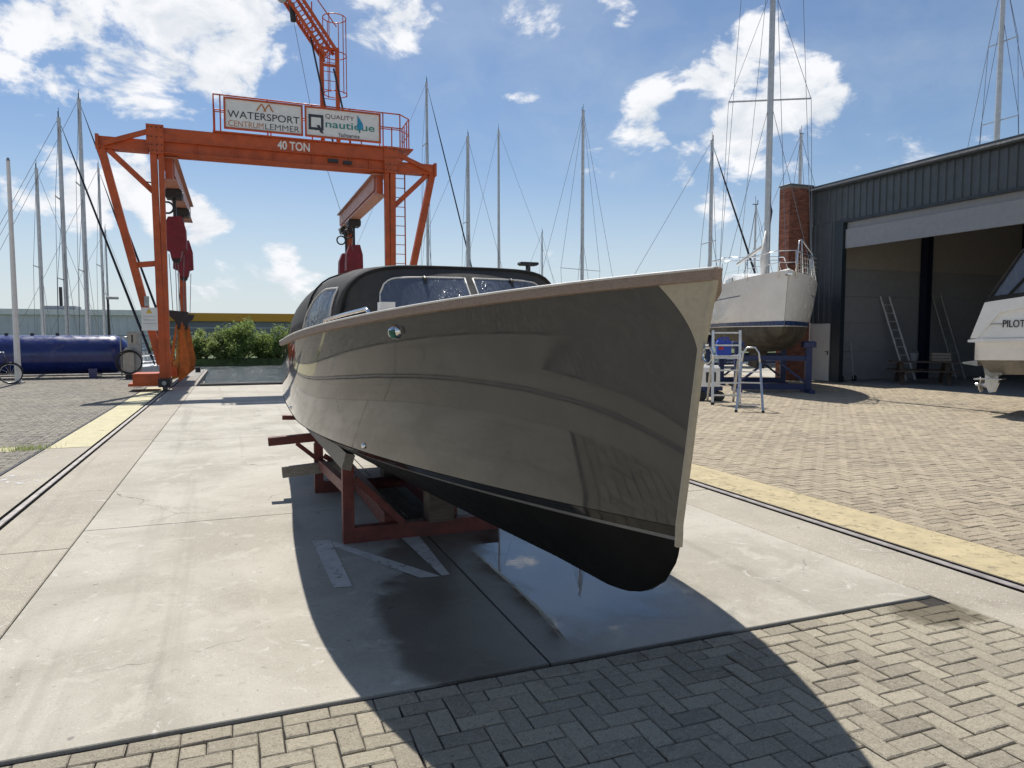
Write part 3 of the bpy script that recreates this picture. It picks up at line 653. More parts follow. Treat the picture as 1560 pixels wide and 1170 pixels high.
def fpane(a0, a1, rc, name='window_pane'):
    m = MB(); o = MB(); rowsp = []; NA = 24
    def edge(t): return t
    v0, v1 = .06, .80
    outl = []
    for i in range(NA + 1):
        a = a0 + (a1 - a0) * i / NA; e = min(a - a0, a1 - a) / .06; cut = 0
        if rc and (a - a0 if rc < 0 else a1 - a) < .12: x = 1 - (a - a0 if rc < 0 else a1 - a) / .12; cut = .26 * (1 - math.sqrt(max(0, 1 - x * x)))
        rowsp.append([front(a, v0 + (v1 - cut - v0) * k / 6) + Vector((0, -.008, .002)) for k in range(7)]); 
    m.grid(rowsp); p = m.build(name, VINYL, SL, smooth=True, recalc=True)
    o.tube([r[-1] for r in rowsp] + [], .006, 6); o.tube(rowsp[0], .006, 6); o.tube(rowsp[-1], .006, 6); o.build('pane_edge', TRIM, p, smooth=True)
    k = MB(); c = rowsp[NA // 2][-1] + Vector((0, -.01, -.005)); k.tube([c, c + Vector((0, -.03, -.01))], [.016, .012], 10); k.tube([c + Vector((0, -.02, 0)), c + Vector((.004, -.03, -.05))], .006, 6); k.build('wiper_knob', BLACK, p, smooth=35)
fpane(-.70, -.03, -1); fpane(.04, .74, 1)
# side window on the starboard and port canopy sides
def side_pt(Y, v, sd_):
    s0 = [s_[0] for s_ in st]; w = np.interp(Y, s0, [s_[1] for s_ in st]); zt = np.interp(Y, s0, [s_[2] for s_ in st]); zb = np.interp(Y, s0, [s_[3] for s_ in st])
    zz = zb + (zt - zb) * v; x = (1 - v ** 2.5) ** (1 / 6.2); return Vector((sd_ * (w * x * (1 + .03 * (1 - x)) + .012), Y + .30 * x ** 3 * float(np.interp(Y, [4.95, 5.3, 5.9], [1, .6, 0])), zz))
for sd_ in (-1, 1):
    rr = []
    for i in range(21):
        t = i / 20; Y = 5.0 + 1.1 * t; top = .66 * (1 - max(0, (t - .25) / .75) ** 2.4); rr.append([side_pt(Y, .04 + (max(top, .05) - .04) * k / 6, sd_) for k in range(7)])
    m = MB().grid(rr); p = m.build('window_pane', VINYL, SL, smooth=True, recalc=True)
    MB().tube([r[-1] for r in rr], .007, 6).tube(rr[0], .007, 6).build('pane_edge', TRIM, p, smooth=True)
# low rail and cleat by the windscreen
hr = MB(); pts = []
for Y in (3.75, 3.80, 4.1, 4.45, 4.5):
    pts.append(Vector((-fb(Y - 2.0) + .09, Y, zsheer(Y) + (.01 if Y in (3.75, 4.5) else .055))))
hr.tube(pts, .010, 8); hr.build('grab_rail', CHROME, SL, smooth=True)
MB().box(-.815, -.74, 3.62, 3.70, 1.70, 1.765).build('deck_vent', WHITE, SL)

# cradle
CR = thing('boat_cradle', 'red oxide steel cradle with wooden planks under the taupe sloop', 'cradle', (AX, 5.55, 0))
def cpart(name, mat, f, **k):
    m = MB(); f(m); return m.build(name, mat, CR, origin=(AX, 5.55, 0), recalc=True, **k)
for (Yf, xl, xr) in ((5.55, .78, 2.0), (7.45, .76, 2.0)):
    cpart('cross_bar', REDOX, lambda m: m.bar((xl + .035, Yf, .06), (xr, Yf, .06), .09, .12))
    for xp in (xl,): cpart('post', REDOX, lambda m: m.bar((xp, Yf, .0), (xp, Yf, .60 if Yf < 6 else .50), .085, .085))
    for s_, xp in ((1, xl),): cpart('brace', REDOX, lambda m: m.bar((xp + s_ * .05, Yf - .05, .50 if Yf < 6 else .38), (xp + s_ * .42, Yf - .05, .125), .04, .05))
for xl in (1.12, 1.62): cpart('side_beam', REDOX, lambda m: m.bar((xl, 5.60, .13), (xl, 9.0, .13), .10, .13))
for xl in (.78,): cpart('side_beam', REDOX, lambda m: m.bar((xl, 5.60, .42), (xl, 7.40, .30), .06, .09))
cpart('arm', REDOX, lambda m: m.bar((.28, 7.45, .545), (.84, 7.45, .575), .09, .08))
cpart('arm_strut', REDOX, lambda m: m.bar((.55, 7.44, .515), (.74, 7.44, .35), .035, .04))
cpart('cross_plank', PLANK, lambda m: m.bar((.40, 7.36, .245), (1.0, 7.36, .285), .08, .10))
for s_ in (-1,): cpart('bunk_plank', PLANK, lambda m: m.bar((AX + s_ * .74, 5.35, .66), (AX + s_ * .78, 7.75, .67), .07, .12, up=(s_ * -.3, 0, 1)))
cpart('keel_block', TABLEW, lambda m: m.box(1.40, 1.60, 5.45, 5.65, .12, .415)); cpart('keel_block', TABLEW, lambda m: m.box(1.40, 1.60, 7.35, 7.55, .12, .425))
cpart('bunk_arm', REDOX, lambda m: m.bar((.50, 8.9, .62), (.95, 8.9, .60), .07, .05))
cpart('post', REDOX, lambda m: m.bar((.9, 8.9, 0), (.9, 8.9, .58), .07, .07))
gm = MB()
for i in range(22): gm.bar((1.2, 6.0 + i * .06, .02), (1.8, 6.0 + i * .06, .02), .008, .02)
for i in range(5): gm.bar((1.2 + i * .15, 6.0, .02), (1.2 + i * .15, 7.3, .02), .008, .02)
tag(gm.build('drain_grating', GREYM), 'dark steel grating on the slab under the sloop between cradle beams', 'grating')

# ------------------------------------------------------------------ gantry boat lift
GO = (1.36, 22.9, 0)
GC = thing('gantry_crane', 'tall orange gantry boat lift marked 40 TON straddling the dock', 'crane', GO)
XM = 1.36
def gpart(name, mat, f, parent=None, smooth=False, recalc=True):
    m = MB(); f(m); return m.build(name, mat, parent or GC, origin=GO, smooth=smooth, recalc=recalc)
beam = gpart('main_beam', ORANGE, lambda m: (m.box(-2.0, 4.72, 22.60, 23.20, 7.0, 7.36), m.box(-2.0, 4.72, 22.68, 23.12, 6.68, 6.998)))
gpart('flange', ORANGE, lambda m: m.box(-1.75, 4.5, 22.57, 23.23, 6.985, 7.012), beam); gpart('flange', ORANGE, lambda m: m.box(-1.75, 4.5, 22.57, 23.23, 6.665, 6.69), beam)
for x in (-.9, .15, 1.2, 2.3, 3.4, 4.0): gpart('stiffener', ORANGE, lambda m: m.box(x - .012, x + .012, 22.61, 22.682, 6.69, 6.99), beam)
gpart('lamp_box', BLACK, lambda m: (m.box(2.75, 3.05, 22.6, 22.67, 6.80, 6.9), m.box(3.2, 3.45, 22.6, 22.67, 6.78, 6.88)), beam)
text('40 TON', pm('letter_white', (.72, .68, .64), .6), beam, 1.30, 2.22, 7.045, 7.30, 22.594, bold=.025, origin=GO)
for s_ in (-1, 1):
    X = lambda d: XM + s_ * d          # d metres out from the centre line
    gpart('column_head', ORANGE, lambda m: m.prism([(X(3.08), 7.42), (X(3.52), 7.42), (X(3.52), 6.95), (X(3.44), 6.62), (X(3.10), 6.62), (X(3.08), 6.95)], 22.54, 23.26))
    gpart('leg', ORANGE, lambda m: (m.bar((X(3.36), 22.70, 6.7), (X(3.30), 22.70, .30), .17, .22), m.bar((X(3.17), 22.70, 6.7), (X(3.17), 22.70, .30), .14, .18)))
    gpart('leg', ORANGE, lambda m: m.bar((X(3.18), 30.6, 6.2), (X(3.2), 30.6, .30), .22, .28))
    og = gpart('outrigger', ORANGE, lambda m: (m.box(min(X(3.5), X(4.72)), max(X(3.5), X(4.72)), 22.72, 23.08, 6.70, 7.02), m.box(min(X(4.70), X(4.78)), max(X(4.70), X(4.78)), 22.66, 23.14, 6.66, 7.06)))
    gpart('diagonal', ORANGE, lambda m: m.bar((X(4.6), 22.64, 6.80), (X(3.5), 22.64, 7.22), .08, .13), og)
    gpart('diagonal', ORANGE, lambda m: m.bar((X(4.5), 22.85, 6.70), (X(3.40), 22.85, 5.62), .12, .15), og)
    gpart('outer_strut', ORANGE, lambda m: m.bar((X(4.66), 22.85, 6.70), (X(3.36), 22.85, .75), .20, .20))
    gpart('strut_tie', ORANGE, lambda m: m.bar((X(3.97), 22.85, 3.55), (X(3.36), 22.80, 3.62), .10, .15))
    rw = gpart('runway_beam', ORANGE, lambda m: (m.box(X(3.0) - .10, X(3.0) + .10, 22.9, 31.2, 6.02, 6.60)))
    gpart('runway_flange', ORANGE2, lambda m: (m.box(X(3.0) - .24, X(3.0) + .24, 22.9, 31.2, 6.60, 6.64), m.box(X(3.0) - .20, X(3.0) + .20, 22.9, 31.2, 5.98, 6.02)), rw)
    gpart('runway_cover', ORANGE2, lambda m: m.box(X(2.88) - .015, X(2.88) + .015, 23.2, 31.25, 6.18, 6.66), rw)
    gpart('ground_beam', ORANGE, lambda m: (m.box(X(3.2) - .16, X(3.2) + .16, 24.0, 30.9, .34, .62)))
    gpart('ballast_box', ORANGE, lambda m: (m.box(min(X(3.42), X(4.08)), max(X(3.42), X(4.08)), 22.65, 23.75, .22, .50), m.box(min(X(3.42), X(4.20)), max(X(3.42), X(4.20)), 22.68, 23.7, .14, .217)))
    for yb in (22.72, 30.6):
        wh = gpart('bogie', BLACK, lambda m: m.box(X(3.25) - .16, X(3.25) + .16, yb - .32, yb + .32, .12, .36))
        gpart('wheel', GREYM, lambda m: m.tube([(X(3.25) - .06, yb - .1, .155), (X(3.25) + .06, yb - .1, .155)], .15, 18), wh, smooth=35)
        gpart('buffer', GREYM, lambda m: m.tube([(X(3.25), yb - .32, .24), (X(3.25), yb - .42, .24)], .06, 12), wh, smooth=35)
    for yh, zt in (((24.4, 5.15), (27.9, 4.85)) if s_ < 0 else ((28.2, 5.0), (30.2, 4.9))):
        xh = X(2.98)
        gpart('trolley', BLACK, lambda m: (m.box(xh - .22, xh + .22, yh - .3, yh + .3, 5.72, 5.96), m.tube([(xh - .24, yh - .18, 5.86), (xh + .24, yh - .18, 5.86)], .1, 12), m.tube([(xh - .24, yh + .18, 5.86), (xh + .24, yh + .18, 5.86)], .1, 12), m.bar((xh, yh, 5.8), (xh, yh, zt), .09, .12), m.ring((xh - .2, yh, 5.45), .17, .03, 14, 6, 'y')))
        hb = gpart('hoist_block', CRIMSON, lambda m: m.prism([(xh - .30, zt - .30), (xh - .18, zt), (xh + .20, zt + .03), (xh + .30, zt - .35), (xh + .31, zt - .95), (xh + .18, zt - 1.0), (xh + .14, zt - 1.22), (xh - .12, zt - 1.25), (xh - .16, zt - 1.02), (xh - .33, zt - .95)], yh - .24, yh + .24))
        gpart('sheave', BLACK, lambda m: m.tube([(xh, yh - .1, zt - 1.25), (xh, yh + .1, zt - 1.25)], .12, 14), hb, smooth=35)
        for dx in (-.20, -.03, .05, .22): gpart('hoist_rope', WIRE, lambda m: m.tube([(xh + dx, yh, zt - 1.1), (xh + dx * .7, yh, 2.32)], .011, 5))
        hk = gpart('hook_block', BLACK, lambda m: m.prism([(xh - .30, 2.36), (xh + .30, 2.30), (xh + .24, 2.14), (xh + .10, 2.02), (xh + .05, 1.78), (xh - .04, 1.78), (xh - .08, 2.02), (xh - .22, 2.16)], yh - .09, yh + .09))
        if s_ < 0 or yh > 30:
            sl = MB(); sl.prism([(xh - .07, 1.9), (xh - .02, 1.92), (xh - .18, .55), (xh - .34, .50), (xh - .30, .62)], yh - .13, yh - .10); sl.prism([(xh + .02, 1.9), (xh + .12, 1.9), (xh + .30, .72), (xh + .24, .36), (xh - .02, .15), (xh - .05, .34), (xh + .02, .7)], yh - .05, yh - .02)
            s1 = sl.build('lifting_sling', STRAP, recalc=True); tag(s1, 'orange lifting sling hanging from a hook block, %s' % ('near one at the left leg' if yh < 25 else 'far one over the left pier' if s_ < 0 else 'on the right runway over the dock'), 'sling', 'lifting slings')
            MB().prism([(xh - .02, 1.9), (xh + .07, 1.92), (xh + .16, .9), (xh + .10, .32), (xh - .22, .22), (xh - .26, .48), (xh - .10, .9)], yh + .02, yh + .06).build('sling_strap', STRAPY, s1, recalc=True)
gpart('column_clamp', BLACK, lambda m: m.bar((-2.06, 22.72, 5.85), (-2.2, 22.72, 5.86), .03)); 
wb = gpart('warning_board', CREAMW, lambda m: m.box(-2.43, -2.02, 22.52, 22.55, 1.72, 2.36))
tr_ = pm('sign_ochre', (.62, .40, .04), .5); gpart('warning_triangle', tr_, lambda m: m.prism([(-2.31, 2.20), (-2.15, 2.20), (-2.23, 2.33)], 22.512, 22.519), wb)
for k in range(3): gpart('warning_line', pm('sign_pale_grey', (.5, .5, .5), .5), lambda m: m.box(-2.38, -2.07, 22.513, 22.519, 2.10 - k * .1, 2.125 - k * .1), wb)
gpart('control_box', GREYM, lambda m: m.box(-2.35, -2.24, 22.6, 22.75, 2.40, 2.68))
bolt_me = None
for s_ in (-1, 1):
    for bx in (3.14, 3.26, 3.38, 3.47):
        for bz in (7.34, 7.08, 6.86, 6.70):
            if bolt_me is None:
                bo = gpart('bolt', BLACK, lambda m: m.tube([(0, 0, 0), (0, -.02, 0)], .017, 6)); bo.data.transform(Matrix.Translation(Vector(GO))); bolt_me = bo
            else: bo = link_copy(bolt_me, GC)
            bo.location = (s_ * bx, 22.538 - GO[1], bz)
# signs on the walkway rail
def sign(x0, x1):
    sg = gpart('sign_panel', CREAMW, lambda m: m.box(x0, x1, 22.50, 22.53, 7.52, 8.31))
    gpart('sign_frame', ORANGE, lambda m: (m.box(x0 - .05, x1 + .05, 22.47, 22.54, 8.31, 8.36), m.box(x0 - .05, x1 + .05, 22.47, 22.54, 7.47, 7.52), m.box(x0 - .05, x0, 22.472, 22.538, 7.52, 8.31), m.box(x1, x1 + .05, 22.472, 22.538, 7.52, 8.31)), sg)
    return sg
s1 = sign(-.10, 1.98); s2 = sign(2.13, 4.28)
INK = pm('ink_dark', (.03, .032, .05), .5); INKO = pm('ink_orange', (.46, .15, .03), .5); INKG = pm('ink_green', (.03, .22, .20), .5); INKT = pm('ink_teal', (.02, .26, .44), .5); INKB = pm('ink_brown', (.10, .02, .03), .5)
yt = 22.494
text('WATERSPORT', INK, s1, -.05, 1.93, 7.80, 8.00, yt, bold=.0, origin=GO); text('CENTRUM', INKO, s1, -.03, .92, 7.56, 7.72, yt, bold=-.012, origin=GO); text('LEMMER', INK, s1, .97, 1.92, 7.56, 7.72, yt, bold=-.012, origin=GO)
for x in (.74, .94): gpart('logo_mark', INKO, lambda m: (m.prism([(x - .02, 8.06), (x + .02, 8.06), (x + .16, 8.27), (x + .12, 8.27)], yt - .004, yt), m.prism([(x + .12, 8.2705), (x + .16, 8.2705), (x + .27, 8.061), (x + .23, 8.061)], yt - .0045, yt - .0002)), s1)
gpart('logo_mark', INK, lambda m: (m.box(2.19, 2.62, yt - .004, yt, 8.05, 8.13), m.box(2.19, 2.62, yt - .004, yt, 7.68, 7.755), m.box(2.19, 2.26, yt - .004, yt, 7.757, 8.048), m.box(2.55, 2.62, yt - .004, yt, 7.757, 8.048), m.prism([(2.42, 7.82), (2.50, 7.83), (2.62, 7.60), (2.54, 7.60)], yt - .009, yt - .005)), s2)
text('QUALITY', INKB, s2, 2.68, 3.52, 8.03, 8.18, yt, bold=-.01, origin=GO); text('nautique', INKG, s2, 2.68, 4.14, 7.72, 7.99, yt, bold=.008, origin=GO); text('Yachtservice', INK, s2, 3.05, 3.68, 7.55, 7.665, yt, origin=GO)
gpart('logo_sail', INKT, lambda m: m.prism([(3.62, 8.24), (3.68, 8.16), (3.78, 8.0), (3.80, 7.88), (3.72, 7.80), (3.60, 7.84), (3.63, 8.02)], yt - .010, yt - .006), s2)
# walkway rail
def rail(name, pts, r=.02): return gpart(name, ORANGE, lambda m: m.tube(pts, r, 6), smooth=True)
walk = gpart('walkway', ORANGE, lambda m: m.box(-.45, 5.35, 22.52, 24.2, 7.363, 7.40))
pth = [(-.42, 22.6, 8.43), (4.95, 22.6, 8.43), (5.32, 23.0, 8.43), (5.35, 24.1, 8.43)]
rail('hand_rail', pth); rail('hand_rail', [(x, y, 7.95) for x, y, z in pth], .016); rail('hand_rail', [(-.42, 22.6, 8.43), (-.42, 24.1, 8.43), (5.35, 24.1, 8.43)])
for x in (-.42, -.24, 1.04, 2.3, 3.4, 4.42, 4.95): rail('rail_post', [(x, 22.6, 7.4), (x, 22.6, 8.43)])
for x, y in ((5.32, 23.0), (5.34, 23.4), (5.35, 23.8), (5.35, 24.1), (-.42, 24.1), (1.2, 24.1), (4.0, 24.1), (4.6, 24.1), (5.0, 24.1)): rail('rail_post', [(x, y, 7.4), (x, y, 8.43)])
# mast tower with caged ladder and service jib
for x in (2.72, 3.20): gpart('tower_post', ORANGE, lambda m: m.bar((x, 23.6, 7.4), (x, 23.6, 10.55), .12, .12))
gpart('tower_tie', ORANGE, lambda m: m.bar((2.72, 23.6, 10.0), (3.2, 23.6, 10.0), .07)); gpart('tower_tie', ORANGE, lambda m: m.bar((2.72, 23.6, 10.5), (3.2, 23.6, 10.5), .07))
for k in range(11): gpart('rung', ORANGE, lambda m: m.tube([(2.8, 23.7, 7.6 + k * .28), (3.14, 23.7, 7.6 + k * .28)], .012, 5))
for zc in (9.25, 10.45, 11.6): gpart('cage_hoop', ORANGE, lambda m: m.ring((3.18, 23.95, zc), .36, .017, 22, 5, 'z'), smooth=True)
for k in range(6): a = -.9 + k * 1.0; gpart('cage_bar', ORANGE, lambda m: m.tube([(3.18 + .36 * math.cos(a), 23.95 + .36 * math.sin(a), 9.2), (3.18 + .36 * math.cos(a), 23.95 + .36 * math.sin(a), 11.62)], .014, 5))
J0, J1 = Vector((2.98, 23.6, 10.3)), Vector((1.62, 23.3, 12.05)); jo = Vector((.0, .24, .0)); ju = Vector((.30, 0, .24))
jib = gpart('service_jib', ORANGE, lambda m: [m.bar(J0 + o1, J1 + o1, .055, .09) for o1 in (-jo - ju * .5, jo - ju * .5, -jo + ju * .5, jo + ju * .5)])
for k in range(17): p = J0.lerp(J1, (k + .5) / 17); gpart('jib_step', ORANGE, lambda m: (m.bar(p - jo - ju * .5, p + jo - ju * .5, .05, .03), m.bar(p - jo + ju * .5, p - jo - ju * .5, .022, .022), m.bar(p + jo + ju * .5, p + jo - ju * .5, .022, .022)), jib)
J2 = Vector((1.62, 23.3, 12.75)); gpart('jib_rail', ORANGE, lambda m: (m.tube([J0 + Vector((0.25, .25, 1.0)), J1 + Vector((.2, .25, .9))], .018, 5), m.tube([J1 + Vector((0, -.2, 0)), J2], .025, 5), m.tube([J1 + Vector((.2, .25, 0)), J1 + Vector((.2, .25, .95))], .02, 5), m.tube([J0 + Vector((-.5, .25, .65)), J0 + Vector((-.5, .25, 1.65))], .02, 5)), jib)
gpart('flood_lamp', GREYM, lambda m: (m.tube([J1 + Vector((-.10, -.1, .0)), J1 + Vector((-.17, -.25, -.05))], [.10, .15], 12), m.tube([J1 + Vector((.02, -.1, -.42)), J1 + Vector((-.08, -.28, -.48))], [.10, .15], 12)), smooth=35)
gpart('winch_motor', BLACK, lambda m: m.tube([J1 + Vector((.22, 0, -.48)), J1 + Vector((.26, 0, -1.0))], .085, 12), smooth=35)
gpart('jib_ram', BLACK, lambda m: (m.bar(J0.lerp(J1, .32) - ju * .5, (3.05, 23.55, 7.5), .05), m.bar((3.08, 23.55, 9.9), (3.60, 23.55, 7.5), .05)))
gpart('jib_rope', WIRE, lambda m: m.tube([J1 + Vector((.27, 0, -1.0)), (2.35, 23.2, 8.4)], .009, 4)); gpart('jib_rope', WIRE, lambda m: m.tube([(2.75, 23.0, 6.7), (3.75, 24.5, 4.4)], .009, 4))
for x in (4.85, 5.22): gpart('access_ladder', ORANGE, lambda m: m.tube([(x, 23.2, .6), (x, 23.2, 6.9)], .022, 6))
for k in range(20): gpart('rung', ORANGE, lambda m: m.tube([(4.85, 23.2, .9 + k * .3), (5.22, 23.2, .9 + k * .3)], .012, 5))
gpart('cable_conduit', BLACK, lambda m: m.tube([(4.66, 22.88, 6.6), (4.66, 22.88, .6)], .03, 6))

# piers that carry the rails over the water
for xc in (-1.95, 4.66):
    P = thing('rail_pier', 'concrete finger pier carrying the %s over the water' % ('left rail with a black bollard' if xc < 0 else 'right rail behind the sloop'), 'pier', (xc, YE, 0))
    MB().cbox(-.74, .62, .02, 12.2, -.45, -.012, .02).build('pier_deck', QUAYC, P)
    for k in range(5):
        for sx in (-.5, .45): MB().tube([(sx, .8 + k * 2.6, -2.4), (sx, .8 + k * 2.6, -.45)], .16, 10).build('pile', BARK, P, smooth=35)
    MB().bar((.68, .3, -.12), (.68, 12.0, -.12), .10, .18).build('fender_beam', PLANK, P)
    for k in range(4): MB().ring((.84, 1.2 + k * 1.1, -.42), .22, .10, 18, 8, 'x').build('tyre_fender', RUBBER, P, smooth=True)
    MB().tube([(.42, 9.5, -.02), (.42, 9.5, .2), (.42, 9.5, .21)], [.11, .10, .14], 12).build('bollard', RUBBER, P, smooth=35)

# ------------------------------------------------------------------ left quay: tank, pump, pole, bicycle
T = thing('fuel_tank', 'long dark blue cylindrical fuel tank lying on legs by the quay', 'tank', (-7.15, 31.0, 0))
m = MB(); rows = []; RT = .72
for x, r in ((-3.55, .02), (-3.5, .30), (-3.38, .5), (-3.2, .65), (-3.0, .71), (-2.9, .72), (2.75, .72), (2.9, .715), (3.1, .64), (3.3, .45), (3.4, .25), (3.43, .02)):
    rows.append([(x, r * math.cos(2 * math.pi * i / 40), .86 + r * math.sin(2 * math.pi * i / 40)) for i in range(40)])
m.grid(rows, True); tk = m.build('tank_shell', BLUE, T, smooth=True, recalc=True)
for x in (-2.5, 2.2): MB().prism([(x - .12, 0), (x + .12, 0), (x + .15, .35), (x - .15, .35)], -.6, .6).build('support_leg', BLUE, T, recalc=True)
MB().tube([(-2.4, 0, 1.57), (-2.4, 0, 1.68)], .16, 14).build('manhole_lid', BLUE, T, smooth=35)
for x in (1.0, .2, -.6): MB().tube([(x, 0, 1.57), (x, 0, 1.66)], .06, 10).build('pipe_stub', BLACK, T, smooth=35)
MB().box(-2.05, -1.5, -.735, -.70, .95, 1.14).build('sticker', CREAMW, T); MB().box(-1.97, -1.6, -.735, -.712, .80, .92).build('sticker', CREAMW, T)
FP = thing('fuel_pump', 'grey quayside fuel dispenser with a big black hose loop', 'fuel pump', (-3.55, 29.5, 0))
MB().cbox(-.20, .22, -.18, .2, 0, .16, .02).build('plinth', BLACK, FP)
m = MB(); m.prism([(-.22, .16), (.04, .16), (.10, .35), (.10, 1.0), (.02, 1.12), (-.16, 1.12), (-.26, 1.0), (-.26, .35)], -.2, .0); m.build('front_housing', pm('pump_taupe', (.40, .37, .31), .5), FP, recalc=True)
MB().box(-.12, .32, .01, .3, .16, 1.72).build('cabinet', GREYM, FP); MB().box(-.10, .20, -.02, .01, 1.25, 1.66).build('display_panel', pm('pump_taupe', (.40, .37, .31), .5), FP); MB().box(.02, .07, -.035, -.02, 1.32, 1.60).build('nozzle_slot', BLACK, FP)
MB().ring((-.06, -.24, .62), .42, .025, 30, 6, 'y').ring((-.03, -.22, .60), .39, .025, 30, 6, 'y').build('hose', RUBBER, FP, smooth=True)
MB().tube([(-.35, .15, .1), (-.35, .15, 1.5), (-.1, .15, 1.52)], .03, 6).build('pipe', GREYM, FP, smooth=True)
F = thing('flag_pole', 'tall white pole standing in front of the blue tank', 'pole', (-6.7, 27.9, 0))
MB().tube([(0, 0, 0), (0, 0, 2), (0, 0, 7.2)], [.095, .085, .055], 14).build('shaft', CREAMW, F, smooth=35); MB().tube([(0, 0, 7.2), (0, 0, 7.3)], [.06, .03], 10).build('cap', GREYM, F, smooth=35); MB().cbox(-.16, .16, -.16, .16, 0, .05, .01).build('foot_plate', GREYM, F)
B = thing('bicycle', 'dark city bicycle parked beside the white pole at the tank', 'bicycle', (-7.35, 27.5, 0), R(6))
for x in (-.53, .53):
    w = MB().ring((x, 0, .345), .325, .02, 28, 6, 'y').build('tyre', RUBBER, B, smooth=True)
    MB().ring((x, 0, .345), .30, .011, 28, 5, 'y').build('rim', ALU, w, smooth=True)
    sp = MB()
    for k in range(12): sp.tube([(x, 0, .345), (x + .3 * math.cos(k * math.pi / 6), 0, .345 + .3 * math.sin(k * math.pi / 6))], .003, 4)
    sp.build('spokes', ALU, w)
    MB().ring((x, 0, .345), .36, .014, 16, 5, 'y', .2, 2.9).build('mudguard', BLACK, B, smooth=True)
MB().tube([(-.53, 0, .345), (-.10, 0, .30), (.40, 0, .72), (-.22, 0, .76), (-.10, 0, .30)], .017, 6).tube([(-.53, 0, .345), (-.22, 0, .76)], .012, 6).tube([(.53, 0, .345), (.38, 0, .95)], .017, 6).tube([(-.22, 0, .76), (-.26, 0, .92)], .014, 6).build('frame', BLACK, B, smooth=True)
MB().tube([(.20, -.28, 1.02), (.33, -.22, 1.05), (.38, 0, 1.0), (.33, .22, 1.05), (.20, .28, 1.02)], .012, 6).build('handlebar', ALU, B, smooth=True)
MB().prism([(-.40, .93), (-.38, .97), (-.15, .96), (-.13, .93)], -.08, .08).build('saddle', BLACK, B); MB().ring((-.1, .05, .30), .09, .012, 16, 5, 'y').tube([(-.10, -.1, .30), (-.02, -.12, .16)], .012, 5).build('crank', BLACK, B, smooth=True)
for (x, y, hgt, lab) in ((-5.25, 36.5, 3.2, 'slim black lamp post with a flat head behind the fuel tank'), (-9.3, 34.4, 6.1, 'slim lamp post with round head among the left masts')):
    Lm = thing('lamp_post', lab, 'lamp post', (x, y, -.9), group='quay lamp posts'); MB().tube([(0, 0, 0), (0, 0, hgt + .9)], [.06, .045], 8).build('post', BLACK, Lm, smooth=35)
    MB().cbox(-.06, .42, -.12, .12, hgt + .88, hgt + 1.0, .03).build('lamp_head', GREYM, Lm)

# ------------------------------------------------------------------ sailing boats
def loft_hull(L_, B_, fr, dr, tr=.58, rake=.10, n=24, nl=9, z0=0.):
    """side sections from the stem aft; returns upper and lower surfaces (y aft, z from waterline)"""
    def sec(u):
        hb = B_ / 2 * ((1 - (1 - min(u / .55, 1)) ** 2.3) ** .88 if u < .55 else 1 - (1 - tr) * ((u - .55) / .45) ** 2)
        zs = fr * (1.10 - .22 * math.sin(math.pi * min(u * .85, 1))); return hb, zs
    up, lo = [], []
    for i in range(n + 1):
        u = (i / n) ** 1.25; hb, zs = sec(u); wl = hb * (.82 if u > .3 else .58 + .24 * u / .3)
        zk = -dr * (1 - (2 * u - .9) ** 2 * .9) if True else -dr
        zk = min(zk, -.05)
        ru, rl = [], []
        for k in range(nl):
            t = k / (nl - 1); zz = zs * (1 - t); f = (1 - t) ** .6; ru.append((wl + (hb - wl) * f + .004, u * L_ + rake * L_ * .45 * (1 - u) ** 6 * (t), zz + z0))
        for k in range(nl):
            a = math.pi / 2 * k / (nl - 1); rl.append((wl * math.cos(a) ** .8 + .004, u * L_ + rake * L_ * .45 * (1 - u) ** 6 * (1 + .6 * math.sin(a)), zk * math.sin(a) + z0))
        up.append(ru); lo.append(rl)
    return up, lo, sec
